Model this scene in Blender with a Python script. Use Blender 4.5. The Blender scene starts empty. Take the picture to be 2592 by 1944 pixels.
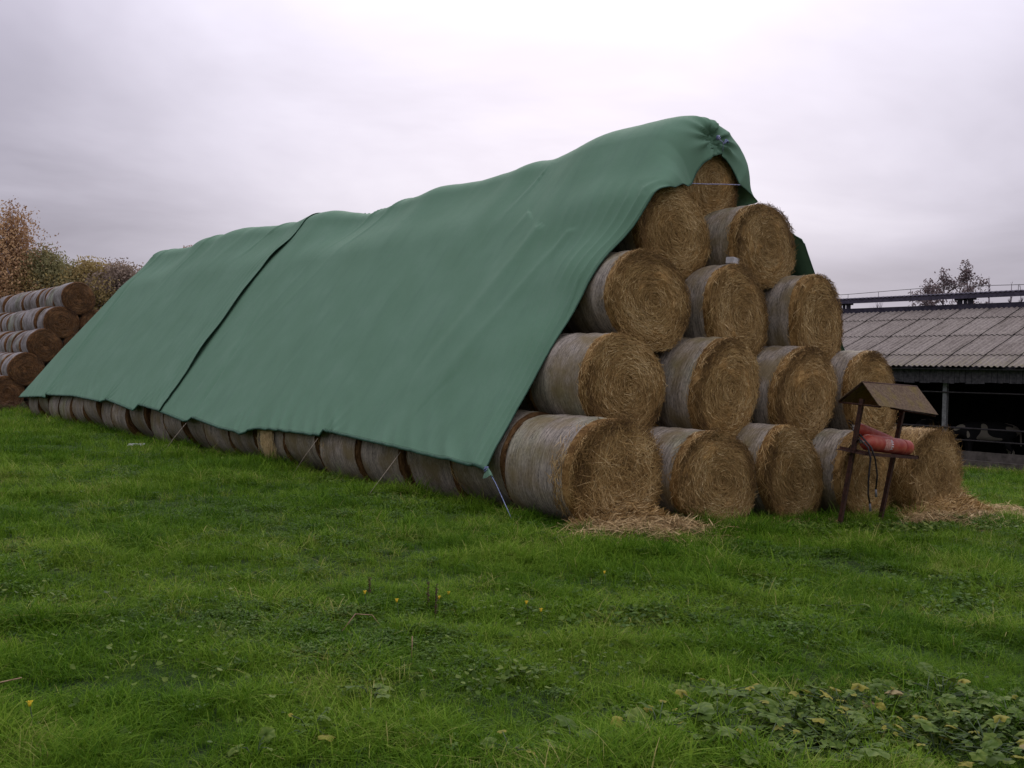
import bpy, bmesh, math, random
import numpy as np
from mathutils import Vector, Matrix, Euler
random.seed(7)
rng = np.random.default_rng(11)
PI = math.pi
SC = bpy.context.scene
COL = SC.collection

# ------------------------------------------------------------------ camera
cam_d = bpy.data.cameras.new('camera'); cam = bpy.data.objects.new('camera', cam_d); COL.objects.link(cam)
FW = Vector((math.sin(.697)*math.cos(-.011), math.cos(.697)*math.cos(-.011), math.sin(-.011)))
R0 = Vector((math.cos(.697), -math.sin(.697), 0)); U0 = R0.cross(FW); ROLL = .025
R1 = math.cos(ROLL)*R0 + math.sin(ROLL)*U0; U1 = -math.sin(ROLL)*R0 + math.cos(ROLL)*U0
CAM = Vector((-8.543, -8.139, 1.843))
cam.matrix_world = Matrix(((R1.x, U1.x, -FW.x, CAM.x), (R1.y, U1.y, -FW.y, CAM.y), (R1.z, U1.z, -FW.z, CAM.z), (0, 0, 0, 1)))
cam_d.sensor_width = 36; cam_d.lens = 36*2399.4/2592
cam_d.clip_start = .1; cam_d.clip_end = 3000
SC.camera = cam
SC.render.resolution_x = 1024; SC.render.resolution_y = 768
SC.view_settings.view_transform = 'Standard'; SC.view_settings.look = 'None'
SC.view_settings.exposure = .50; SC.view_settings.gamma = 1; SC.view_settings.use_curve_mapping = False

# ------------------------------------------------------------------ node helper
class NT:
    def __init__(s, tree): s.t = tree; s.t.nodes.clear()
    def n(s, typ, ins=None, **props):
        nd = s.t.nodes.new(typ)
        for k, v in props.items(): setattr(nd, k, v)
        for k, v in (ins or {}).items(): s.set(nd, k, v)
        return nd
    def set(s, nd, k, v):
        sock = nd.inputs[k]
        if isinstance(v, bpy.types.NodeSocket): s.t.links.new(v, sock)
        elif isinstance(v, bpy.types.Node): s.t.links.new(v.outputs[0], sock)
        else: sock.default_value = v
    def math(s, op, a, b=0., c=0., clamp=False):
        nd = s.n('ShaderNodeMath', {0: a, 1: b, 2: c}, operation=op); nd.use_clamp = clamp; return nd.outputs[0]
    def noise(s, vec, scale, detail=3., rough=.5, dist=0.):
        return s.n('ShaderNodeTexNoise', {'Vector': vec, 'Scale': scale, 'Detail': detail, 'Roughness': rough, 'Distortion': dist}).outputs['Fac']
    def ramp(s, fac, stops, interp='LINEAR'):
        nd = s.n('ShaderNodeValToRGB', {'Fac': fac}); cr = nd.color_ramp; cr.interpolation = interp
        while len(cr.elements) < len(stops): cr.elements.new(.5)
        for e, (p, c) in zip(cr.elements, stops):
            e.position = p; e.color = (*c, 1) if len(c) == 3 else c
        return nd.outputs['Color']
    def mix(s, fac, a, b, mode='MIX'):
        nd = s.n('ShaderNodeMix', data_type='RGBA', blend_type=mode)
        for k, v in ((0, fac), (6, a), (7, b)):
            if isinstance(v, tuple): v = (*v, 1) if len(v) == 3 else v
            s.set(nd, k, v)
        return nd.outputs[2]
    def mapr(s, v, a, b, c, d):
        return s.n('ShaderNodeMapRange', {0: v, 1: a, 2: b, 3: c, 4: d}).outputs[0]
    def comb(s, x, y, z): return s.n('ShaderNodeCombineXYZ', {0: x, 1: y, 2: z}).outputs[0]

# ------------------------------------------------------------------ world: overcast sky
SUN_AZ = math.atan2(.66, .68); SUN_EL = math.radians(30)
world = bpy.data.worlds.new('World'); SC.world = world; world.use_nodes = True
w = NT(world.node_tree)
sky = w.n('ShaderNodeTexSky', sky_type='NISHITA'); sky.sun_disc = False
sky.sun_elevation = SUN_EL; sky.sun_rotation = SUN_AZ; sky.air_density = 1.5; sky.dust_density = 4
skys = w.mix(1.0, sky.outputs[0], (.09, .09, .09), 'MULTIPLY')
tc = w.n('ShaderNodeTexCoord').outputs['Generated']
sep = w.n('ShaderNodeSeparateXYZ', {0: tc})
# stretch towards the horizon like a flat cloud deck
zc = w.math('ADD', w.math('MAXIMUM', sep.outputs[2], 0.), .16)
deck = w.comb(w.math('DIVIDE', sep.outputs[0], zc), w.math('DIVIDE', sep.outputs[1], zc), 0.)
n1 = w.noise(deck, .9, 5., .55, .4)
n2 = w.noise(deck, .22, 3., .5, .2)
nn = w.math('ADD', w.math('MULTIPLY', n1, .45), w.math('MULTIPLY', n2, .55))
sund = (math.cos(math.radians(20))*math.sin(SUN_AZ+.03), math.cos(math.radians(20))*math.cos(SUN_AZ+.03), math.sin(math.radians(20)))
dp = w.n('ShaderNodeVectorMath', {0: tc, 1: sund}, operation='DOT_PRODUCT').outputs['Value']
cie = w.math('MULTIPLY_ADD', w.math('MAXIMUM', sep.outputs[2], 0.), 1.75, .42)      # an overcast sky is brightest overhead
glow = w.n('ShaderNodeMapRange', {0: dp, 1: .80, 2: 1.0, 3: 0., 4: 1.}, interpolation_type='SMOOTHSTEP').outputs[0]
fac = w.math('ADD', w.math('MULTIPLY', w.math('SUBTRACT', nn, .5), 1.35), w.math('ADD', .315, w.math('MULTIPLY', glow, .42)), clamp=True)
cloud = w.ramp(fac, [(0., (.26, .25, .315)), (.3, (.40, .38, .465)), (.6, (.66, .63, .745)), (.85, (.92, .88, 1.0)), (1., (1.06, 1.0, 1.14))])
allc = w.mix(.97, skys, w.n('ShaderNodeVectorMath', {0: cloud, 3: cie}, operation='SCALE').outputs[0])
bg = w.n('ShaderNodeBackground', {'Color': allc, 'Strength': 1.0})
w.n('ShaderNodeOutputWorld', {'Surface': bg})

sun_d = bpy.data.lights.new('sun', 'SUN'); sun_d.energy = 1.0; sun_d.angle = math.radians(40); sun_d.color = (1, .96, .9)
sun = bpy.data.objects.new('sun', sun_d); COL.objects.link(sun)
sv = Vector((math.cos(SUN_EL)*math.sin(SUN_AZ), math.cos(SUN_EL)*math.cos(SUN_AZ), math.sin(SUN_EL)))
sun.rotation_euler = sv.to_track_quat('Z', 'Y').to_euler()

# ------------------------------------------------------------------ helpers
def ground_z(x, y=0.):
    x = np.asarray(x, float)
    return -.035*np.clip(x, -14, 24) + .0006*np.clip(np.asarray(y, float), -20, 60)
def gz(x, y=0.): return float(ground_z(x, y))

def tag(o, label=None, cat=None, group=None, kind=None):
    if label: o['label'] = label
    if cat: o['category'] = cat
    if group: o['group'] = group
    if kind: o['kind'] = kind
    return o
def empty(name, loc=(0, 0, 0), rot=(0, 0, 0), **k):
    o = bpy.data.objects.new(name, None); COL.objects.link(o); o.location = loc; o.rotation_euler = rot
    o.empty_display_size = .2
    return tag(o, **k)
def link(name, me, mat=None, parent=None, loc=(0, 0, 0), rot=(0, 0, 0), **k):
    o = bpy.data.objects.new(name, me); COL.objects.link(o)
    if mat is not None and len(me.materials) == 0: me.materials.append(mat)
    o.location = loc; o.rotation_euler = rot
    if parent is not None: o.parent = parent
    return tag(o, **k)
def copy_tree(o, parent=None):
    c = o.copy(); COL.objects.link(c)
    if parent is not None: c.parent = parent
    for ch in list(o.children): copy_tree(ch, c)
    return c

class MB:
    """collects plain shapes into one mesh"""
    def __init__(s): s.v = []; s.f = []; s.c = []; s.sm = []
    def add(s, vs, fs, tint=0., smooth=False):
        b = len(s.v); s.v.extend([tuple(map(float, v)) for v in vs]); s.f.extend([tuple(i+b for i in f) for f in fs])
        s.c.extend([tint]*len(vs)); s.sm.extend([smooth]*len(fs)); return s
    def box(s, c, d, M=None, tint=0.):
        vs = [(c[0]+x*d[0]/2, c[1]+y*d[1]/2, c[2]+z*d[2]/2) for x in (-1, 1) for y in (-1, 1) for z in (-1, 1)]
        if M is not None: vs = [tuple(M @ Vector(v)) for v in vs]
        return s.add(vs, [(0, 1, 3, 2), (4, 6, 7, 5), (0, 4, 5, 1), (2, 3, 7, 6), (0, 2, 6, 4), (1, 5, 7, 3)], tint)
    def tube(s, pts, r, n=6, tint=0., cap=True):
        pts = [Vector(p) for p in pts]; rr = r if isinstance(r, (list, tuple)) else [r]*len(pts)
        vs = []; fs = []
        for i, p in enumerate(pts):
            d = (pts[min(i+1, len(pts)-1)]-pts[max(i-1, 0)]).normalized()
            a = d.cross(Vector((0, 0, 1)));  a = a if a.length > .05 else d.cross(Vector((1, 0, 0)))
            a.normalize(); b = d.cross(a)
            for k in range(n):
                t = 2*PI*k/n; vs.append(p+rr[i]*(math.cos(t)*a+math.sin(t)*b))
        for i in range(len(pts)-1):
            for k in range(n): fs.append((i*n+k, i*n+(k+1) % n, (i+1)*n+(k+1) % n, (i+1)*n+k))
        if cap: fs.append(tuple(range(n-1, -1, -1))); fs.append(tuple((len(pts)-1)*n+k for k in range(n)))
        return s.add(vs, fs, tint, True)
    def mesh(s, name):
        me = bpy.data.meshes.new(name); me.from_pydata(s.v, [], s.f)
        me.polygons.foreach_set('use_smooth', s.sm)
        a = me.attributes.new('tint', 'FLOAT', 'POINT'); a.data.foreach_set('value', s.c); me.update(); return me
def grid_mesh(name, P, closed_u=False, smooth=True, attrs=None):
    """P: (nu, nv, 3) array"""
    nu, nv = P.shape[:2]; idx = np.arange(nu*nv).reshape(nu, nv)
    if closed_u: a = idx; b = np.roll(idx, -1, 0)
    else: a = idx[:-1]; b = idx[1:]
    q = np.stack([a[:, :-1], b[:, :-1], b[:, 1:], a[:, 1:]], -1).reshape(-1, 4)
    me = bpy.data.meshes.new(name); me.vertices.add(nu*nv); me.vertices.foreach_set('co', P.reshape(-1).astype(np.float32))
    me.loops.add(q.size); me.loops.foreach_set('vertex_index', q.reshape(-1).astype(np.int32))
    me.polygons.add(len(q)); me.polygons.foreach_set('loop_start', np.arange(0, q.size, 4, dtype=np.int32))
    me.update(calc_edges=True); me.validate()
    me.polygons.foreach_set('use_smooth', np.full(len(me.polygons), smooth))
    for k, v in (attrs or {}).items():
        at = me.attributes.new(k, 'FLOAT', 'POINT'); at.data.foreach_set('value', v.reshape(-1).astype(np.float32))
    return me
def soup(name, V, F, tint=None, smooth=False):
    """V (n,3) F (m,k) arrays"""
    me = bpy.data.meshes.new(name); k = F.shape[1]
    me.vertices.add(len(V)); me.vertices.foreach_set('co', V.reshape(-1).astype(np.float32))
    me.loops.add(F.size); me.loops.foreach_set('vertex_index', F.reshape(-1).astype(np.int32))
    me.polygons.add(len(F)); me.polygons.foreach_set('loop_start', np.arange(0, F.size, k, dtype=np.int32))
    me.update(calc_edges=True)
    me.polygons.foreach_set('use_smooth', np.full(len(F), smooth))
    if tint is not None:
        a = me.attributes.new('tint', 'FLOAT', 'POINT'); a.data.foreach_set('value', tint.astype(np.float32))
    return me
# smooth value noise in numpy
_lat = rng.random((64, 64, 64)).astype(np.float32)
def vnoise(x, y, z=0.):
    x, y, z = np.broadcast_arrays(np.asarray(x, float), np.asarray(y, float), np.asarray(z, float))
    xi = np.floor(x).astype(int); yi = np.floor(y).astype(int); zi = np.floor(z).astype(int)
    fx = x-xi; fy = y-yi; fz = z-zi
    fx = fx*fx*(3-2*fx); fy = fy*fy*(3-2*fy); fz = fz*fz*(3-2*fz); out = 0
    for a in (0, 1):
        for b in (0, 1):
            for c in (0, 1):
                out = out + _lat[(xi+a) % 64, (yi+b) % 64, (zi+c) % 64]*(fx if a else 1-fx)*(fy if b else 1-fy)*(fz if c else 1-fz)
    return out*2-1
def fbm(x, y, z=0., o=3):
    s = 0; a = 1; t = 0
    for i in range(o): s = s+a*vnoise(np.asarray(x)*2**i+i*7.3, np.asarray(y)*2**i+i*3.1, np.asarray(z)*2**i+i*1.7); t += a; a *= .5
    return s/t

# ------------------------------------------------------------------ materials
def new_mat(name):
    m = bpy.data.materials.new(name); m.use_nodes = True; return m, NT(m.node_tree)
def finish(t, color, rough=.8, bump=None, bstr=.3, bdist=.02, spec=.3, metal=0., trans=0.):
    p = t.n('ShaderNodeBsdfPrincipled', {'Roughness': rough, 'Metallic': metal, 'Specular IOR Level': spec})
    t.set(p, 'Base Color', color if not isinstance(color, tuple) else (*color, 1))
    if bump is not None:
        b = t.n('ShaderNodeBump', {'Height': bump, 'Strength': bstr, 'Distance': bdist}); t.set(p, 'Normal', b.outputs[0])
    out = p.outputs[0]
    if trans:
        tr = t.n('ShaderNodeBsdfTranslucent'); t.set(tr, 'Color', color if not isinstance(color, tuple) else (*color, 1))
        ms = t.n('ShaderNodeMixShader', {0: trans, 1: p, 2: tr}); out = ms.outputs[0]
    t.n('ShaderNodeOutputMaterial', {'Surface': out})
def objco(t): return t.n('ShaderNodeTexCoord').outputs['Object']
def attr(t, name, typ='GEOMETRY'): return t.n('ShaderNodeAttribute', attribute_name=name, attribute_type=typ).outputs['Fac']
def orand(t): return t.n('ShaderNodeObjectInfo').outputs['Random']

def mat_straw_face(name='straw_end', dark=1., warm=1.):
    m, t = new_mat(name); co = objco(t); s = t.n('ShaderNodeSeparateXYZ', {0: co})
    x, z = s.outputs[0], s.outputs[2]; rnd = orand(t)
    r = t.math('SQRT', t.math('ADD', t.math('MULTIPLY', x, x), t.math('MULTIPLY', z, z)))
    inv = t.math('DIVIDE', 1., t.math('MAXIMUM', r, .02))
    cx = t.math('MULTIPLY', x, inv); cz = t.math('MULTIPLY', z, inv)
    off = t.math('MULTIPLY', rnd, 37.)
    wob = t.math('MULTIPLY', t.noise(co, 3., 2.), .12)
    rr = t.math('ADD', r, wob)
    v1 = t.comb(t.math('MULTIPLY_ADD', rr, 34., off), t.math('MULTIPLY', cx, 2.6), t.math('MULTIPLY', cz, 2.6))
    v2 = t.comb(t.math('MULTIPLY_ADD', rr, 90., off), t.math('MULTIPLY', cx, 9.), t.math('MULTIPLY', cz, 9.))
    a = t.noise(v1, 1., 3., .6); b = t.noise(v2, 1., 2., .6); c = t.noise(co, 2.2, 3., .5); d = t.noise(co, 60., 2.)
    f = t.math('ADD', t.math('MULTIPLY', a, .5), t.math('ADD', t.math('MULTIPLY', b, .38), t.math('MULTIPLY', d, .12)))
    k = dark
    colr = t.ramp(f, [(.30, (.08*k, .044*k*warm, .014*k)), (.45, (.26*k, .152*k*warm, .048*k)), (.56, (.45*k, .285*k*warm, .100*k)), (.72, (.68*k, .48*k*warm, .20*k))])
    colr = t.mix(t.mapr(c, .35, .7, 0., .65), colr, t.mix(1., colr, (.52, .46, .44), 'MULTIPLY'))
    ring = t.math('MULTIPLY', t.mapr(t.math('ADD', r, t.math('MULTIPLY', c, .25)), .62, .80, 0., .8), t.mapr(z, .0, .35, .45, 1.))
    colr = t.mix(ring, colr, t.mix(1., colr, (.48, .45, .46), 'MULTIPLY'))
    colr = t.mix(t.mapr(rnd, 0., 1., .0, .35), colr, t.mix(1., colr, (.62, .62, .68), 'MULTIPLY'))
    finish(t, colr, .9, f, .8, .03, .1); return m
def mat_strand(name, stops):
    m, t = new_mat(name)
    c = t.ramp(attr(t, 'tint'), stops)
    c = t.mix(t.mapr(orand(t), 0., 1., 0., .3), c, t.mix(1., c, (.62, .62, .68), 'MULTIPLY'))
    finish(t, c, .75, spec=.2); return m
def mat_net(name, base, dirt):
    m, t = new_mat(name); co = objco(t); s = t.n('ShaderNodeSeparateXYZ', {0: co}); rnd = orand(t)
    x, y, z = s.outputs
    off = t.math('MULTIPLY', rnd, 53.)
    v1 = t.comb(t.math('MULTIPLY', x, 4.), t.math('MULTIPLY_ADD', y, 42., off), t.math('MULTIPLY', z, 4.))
    v2 = t.comb(t.math('MULTIPLY', x, 1.2), t.math('MULTIPLY_ADD', y, 9., off), t.math('MULTIPLY', z, 1.2))
    v3 = t.comb(t.math('MULTIPLY', x, 22.), t.math('MULTIPLY_ADD', y, 60., off), t.math('MULTIPLY', z, 22.))
    a = t.noise(v1, 1., 3., .6); b = t.noise(v2, 1., 3., .5); g = t.noise(v3, 1., 3., .65); c = t.noise(t.comb(x, t.math('ADD', y, off), z), 2.4, 4.)
    f = t.math('ADD', t.math('MULTIPLY', a, .4), t.math('ADD', t.math('MULTIPLY', g, .4), t.math('MULTIPLY', b, .2)))
    lo = tuple(v*.25 for v in base); hi = tuple(min(1, v*1.75) for v in base)
    colr = t.ramp(f, [(.36, lo), (.5, base), (.64, hi)])
    colr = t.mix(t.mapr(c, .42, .66, 0., .85), colr, t.mix(g, tuple(v*.4 for v in dirt), dirt))
    # moss-green wet patches on some of the wraps
    gr = t.math('MULTIPLY', t.mapr(t.noise(t.comb(x, t.math('ADD', y, off), z), 1.1, 3.), .5, .66, 0., .55), t.mapr(z, -.2, .6, 0., 1.))
    colr = t.mix(gr, colr, t.mix(1., colr, (.72, .92, .55), 'MULTIPLY'))
    finish(t, colr, .72, f, .55, .02, .25); return m
M_face = mat_straw_face()
M_face_side = mat_straw_face('dark_straw_end', .50, .92)  # darker straw colour for the end rims along the netted side row
M_face_old = mat_straw_face('old_straw_end', .6, .85)
M_net = mat_net('net_wrap', (.245, .215, .165), (.24, .185, .080))
M_net_old = mat_net('old_net_wrap', (.27, .25, .23), (.13, .10, .065))
M_strand = mat_strand('loose_straw', [(0., (.10, .056, .018)), (.35, (.29, .175, .056)), (.7, (.51, .345, .13)), (1., (.78, .60, .30))])
M_litter = mat_strand('straw_litter', [(0., (.14, .085, .030)), (.5, (.42, .285, .115)), (1., (.74, .57, .28))])

def mat_tarp():
    m, t = new_mat('green_fleece'); co = objco(t)
    a = t.noise(co, 1.1, 4., .55); b = t.noise(co, 90., 2., .7); c = t.noise(co, 7., 3., .6)
    colr = t.ramp(a, [(.3, (.113, .222, .132)), (.55, (.126, .240, .148)), (.75, (.144, .260, .166))])
    colr = t.mix(t.mapr(b, .3, .7, 0., .22), colr, t.mix(1., colr, (.6, .65, .62), 'MULTIPLY'))
    colr = t.mix(t.mapr(c, .58, .75, 0., .18), colr, (.16, .22, .17))
    sp_ = t.n('ShaderNodeSeparateXYZ', {0: co}); stv = t.comb(t.math('MULTIPLY', sp_.outputs[0], .6), t.math('MULTIPLY', sp_.outputs[1], 4.), t.math('MULTIPLY', sp_.outputs[2], .6))
    colr = t.mix(t.mapr(t.noise(stv, 1., 4., .65), .52, .70, 0., .35), colr, t.mix(1., colr, (.80, .80, .84), 'MULTIPLY'))
    h = t.math('ADD', t.math('MULTIPLY', b, .45), t.math('MULTIPLY', c, .5))
    finish(t, colr, .8, h, .5, .012, .25); return m
M_tarp = mat_tarp()
def simple(name, c1, c2, scale=8., rough=.7, bstr=.2, spec=.3, metal=0., dist=.01, lo=.35, hi=.65):
    m, t = new_mat(name); co = objco(t); a = t.noise(co, scale, 5., .6)
    finish(t, t.ramp(a, [(lo, c1), (hi, c2)]), rough, a, bstr, dist, spec, metal); return m
M_hem = simple('dark_green_hem', (.02, .06, .035), (.04, .11, .065), 12)
M_blue = simple('blue_rope', (.06, .10, .22), (.30, .34, .46), 40)
M_bluegrey = simple('faded_blue_twine', (.16, .19, .34), (.42, .42, .52), 18)
M_twine = simple('beige_twine', (.20, .17, .11), (.34, .29, .21), 30)
M_pale = simple('pale_foam', (.42, .42, .40), (.56, .56, .54), 14)
M_rust = simple('rusty_steel', (.020, .010, .007), (.075, .030, .016), 22, .75, .4)
def mat_roofplate():
    m, t = new_mat('mossy_rusty_sheet'); co = objco(t)
    a = t.noise(co, 3.2, 4., .6); b = t.noise(co, 26., 4., .7)
    c = t.ramp(b, [(.3, (.075, .048, .030)), (.5, (.13, .090, .052)), (.7, (.19, .145, .085))])
    c = t.mix(t.mapr(a, .50, .68, 0., .6), c, t.mix(b, (.12, .095, .015), (.24, .18, .03)))
    finish(t, c, .9, b, .5, .01, .2); return m
M_plate = mat_roofplate()
def mat_red():
    m, t = new_mat('faded_red_paint'); co = objco(t); a = t.noise(co, 9., 4., .6); b = t.noise(co, 40., 3., .6)
    c = t.ramp(a, [(.3, (.30, .032, .022)), (.5, (.40, .062, .036)), (.72, (.47, .14, .08))])
    c = t.mix(t.mapr(b, .62, .75, 0., .5), c, (.35, .14, .07))
    finish(t, c, .55, b, .1, .004, .4); return m
M_red = mat_red()
M_black = simple('black_rubber', (.010, .009, .009), (.022, .018, .018), 20, .5)
M_brass = simple('dull_brass', (.30, .27, .2), (.5, .46, .36), 30, .4, metal=.6)
M_white = simple('white_print', (.55, .53, .50), (.75, .73, .70), 60)
def mat_asb():
    m, t = new_mat('weathered_cement_sheet'); co = t.n('ShaderNodeNewGeometry').outputs['Position']; lc = objco(t)
    a = t.noise(co, .8, 4., .6); b = t.noise(co, 14., 4., .7); c = t.noise(co, 3., 4., .6)
    colr = t.ramp(b, [(.3, (.17, .145, .122)), (.55, (.29, .258, .222)), (.75, (.40, .365, .32))])
    colr = t.mix(t.mapr(c, .5, .7, 0., .6), colr, t.mix(1., colr, (.62, .60, .58), 'MULTIPLY'))
    st = t.n('ShaderNodeSeparateXYZ', {0: co}); streak = t.noise(t.comb(t.math('MULTIPLY', st.outputs[0], .5), t.math('MULTIPLY', st.outputs[1], 6.), 0.), 1., 3., .6)
    colr = t.mix(t.mapr(streak, .5, .7, 0., .6), colr, t.mix(1., colr, (.5, .48, .46), 'MULTIPLY'))
    moss = t.math('MULTIPLY', t.mapr(b, .45, .6, 0., 1.), t.mapr(st.outputs[0], 20.6, 22.2, .8, .12))
    colr = t.mix(moss, colr, (.19, .175, .075))
    colr = t.mix(t.mapr(orand(t), 0., 1., 0., .6), colr, t.mix(1., colr, (.75, .73, .72), 'MULTIPLY'))
    finish(t, colr, .9, b, .5, .01, .15); return m
M_asb = mat_asb()
M_darkwood = simple('dark_weathered_board', (.030, .028, .030), (.085, .078, .080), 9, .85)
M_ridge = simple('dark_ridge_sheet', (.035, .030, .045), (.07, .062, .085), 6, .8)
M_black_in = simple('shade_dark_wall', (.004, .004, .004), (.010, .009, .008), 3, .95, spec=.05)  # near-black: the barn's inner shade is put into wall and floor colours
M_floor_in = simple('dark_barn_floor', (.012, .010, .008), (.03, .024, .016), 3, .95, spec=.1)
M_conc = simple('stained_concrete', (.050, .043, .034), (.11, .095, .078), 5, .9)
M_post = simple('galvanised_post', (.10, .10, .095), (.22, .22, .21), 12, .6)
M_rail = simple('rail_steel', (.014, .012, .012), (.035, .03, .028), 12, .6)
M_bark = simple('brown_bark', (.045, .035, .03), (.11, .09, .08), 9, .9)
M_birch = simple('pale_birch_bark', (.16, .14, .14), (.42, .39, .38), 5, .8)

def mat_ground():
    m, t = new_mat('turf_soil'); co = t.n('ShaderNodeNewGeometry').outputs['Position']
    a = t.noise(co, .35, 5., .6); b = t.noise(co, 9., 5., .7); c = t.noise(co, 50., 4., .7)
    f = t.math('ADD', t.math('MULTIPLY', b, .5), t.math('MULTIPLY', c, .5))
    colr = t.ramp(f, [(.33, (.008, .013, .004)), (.5, (.020, .042, .009)), (.68, (.048, .085, .018))])
    colr = t.mix(t.mapr(a, .5, .7, 0., .45), colr, t.mix(f, (.02, .02, .006), (.075, .075, .022)))
    finish(t, colr, .95, f, .8, .05, .1); return m
M_ground = mat_ground()
def mat_grass():
    m, t = new_mat('grass_blade')
    ti = attr(t, 'ptint', 'INSTANCER'); v = attr(t, 'tint')
    f = t.math('ADD', t.math('MULTIPLY', ti, .5), t.math('MULTIPLY', v, .5))
    c = t.ramp(f, [(0., (.014, .046, .004)), (.3, (.048, .122, .006)), (.55, (.108, .208, .012)), (.78, (.20, .305, .032)), (1., (.40, .33, .13))])
    finish(t, c, .7, spec=.04, trans=.3); return m
M_grass = mat_grass()
def mat_leaf(name, stops, trans=.2, vein=False, rough=.55):
    m, t = new_mat(name)
    f = t.math('ADD', t.math('MULTIPLY', attr(t, 'tint'), .7), t.math('MULTIPLY', orand(t), .3))
    if vein: f = t.math('ADD', f, t.math('MULTIPLY', t.math('SUBTRACT', t.noise(objco(t), 30., 3.), .5), .5))
    finish(t, t.ramp(f, stops), rough, spec=.06, trans=trans); return m

# ------------------------------------------------------------------ ground
def build_ground():
    def axis(a, b, n, far):
        inner = np.linspace(a, b, n); L = a-np.geomspace(2, far, 14)[::-1]; H = b+np.geomspace(2, far, 14)
        return np.concatenate([L, inner, H])
    X = axis(-14, 24, 120, 900); Y = axis(-10, 40, 150, 900)
    gx, gy = np.meshgrid(X, Y, indexing='ij')
    Z = ground_z(gx, gy) + .02*fbm(gx*.9, gy*.9, 3.)*(np.abs(gx) < 60)
    me = grid_mesh('ground', np.stack([gx, gy, Z], -1)); link('ground', me, M_ground, kind='structure', label='grassy field sloping gently down towards the barn')
build_ground()

# ------------------------------------------------------------------ straw bales
BW, BH, BL = 1.49, 1.31, 1.2     # width, height, length
def bale_section(th, W=BW, H=BH):
    """slightly sagged superellipse"""
    c, s = np.cos(th), np.sin(th); e = .92
    x = np.sign(c)*np.abs(c)**e*W/2; z = np.sign(s)*np.abs(s)**e*H/2
    z = np.where(s < 0, z*.97, z); x = x*(1+.03*np.clip(-s, 0, 1))
    return x, z
def bale_side(seed, W=BW, H=BH, L=BL, a=.10, b=.09, flare=1.):
    th = np.linspace(0, 2*PI, 73)[:-1]; ys = np.linspace(a, L-b, 25)
    T, Y = np.meshgrid(th, ys, indexing='ij'); x, z = bale_section(T, W, H)
    u = (Y-L/2)/(L/2); s = 1+.018*(1-u*u)+.010*np.sin(Y*23+seed)*(1-u*u)+.016*fbm(np.cos(T)*1.5+seed, Y*3, np.sin(T)*1.5)+.004*vnoise(np.cos(T)*6, Y*22, np.sin(T)*6+seed)
    return grid_mesh('net_wrap', np.stack([x*s, Y, z*s], -1), closed_u=True)
def bale_end(seed, W=BW, H=BH, L=BL, a=.10, front=True, bulge=.06, rough=.028):
    th = np.linspace(0, 2*PI, 97)[:-1]
    rr = np.concatenate([np.linspace(0.012, .93, 26), [.965, .99, 1.0, 1.0, 1.0]])
    yy = np.concatenate([np.zeros(26), [.008, .03, .06, .85*a, a+.02]])
    T, R_ = np.meshgrid(th, rr, indexing='ij'); _, Yb = np.meshgrid(th, yy, indexing='ij')
    x, z = bale_section(T, W, H)
    n = fbm(R_*11+seed*3+.6*vnoise(np.cos(T)*2, np.sin(T)*2, seed), np.cos(T)*2.2, np.sin(T)*2.2+seed, 3)
    n2 = fbm(np.cos(T)*R_*2+seed, np.sin(T)*R_*2, 5.)
    inner = np.clip((1.0-R_)/.1, 0, 1)
    y = Yb - bulge*(1-R_**2) + rough*n*(.4+.6*inner) + .05*n2*inner
    y += .035*np.exp(-(R_/.13)**2)          # the hollow core
    jut = 1+.015*fbm(np.cos(T)*4+seed, np.sin(T)*4, Yb*20)+np.where(R_ > .99, .012, 0)
    x = x*R_*jut; z = z*R_*jut
    if not front: y = L-y; x = -x
    return grid_mesh('straw_end', np.stack([x, y, z], -1), closed_u=True)
def ribbons(P, D, N, Ln, wd, curve, tint, name, seg=2):
    """P origin, D direction, N normal (n,3); thin bent straws"""
    n = len(P); S = np.cross(D, N); S /= np.linalg.norm(S, axis=1)[:, None]+1e-9
    rows = []
    for i in range(seg+1):
        t = i/seg-.5
        c = P + D*(Ln*t)[:, None] + N*(curve*(.25-t*t)*4-curve)[:, None]*0 + N*(curve*(t*t)*4)[:, None]
        wv = (wd*(1 if 0 < i < seg else .55))[:, None]
        rows += [c-S*wv, c+S*wv]
    V = np.stack(rows, 1).reshape(-1, 3)
    k = 2*(seg+1); base = (np.arange(n)*k)[:, None]
    F = np.concatenate([base+np.array([[2*i, 2*i+1, 2*i+3, 2*i+2]]) for i in range(seg)], 0)
    return soup(name, V, F, np.repeat(tint, k))
def smooth_(a, b, x): t = np.clip((x-a)/(b-a), 0, 1); return t*t*(3-2*t)
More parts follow.
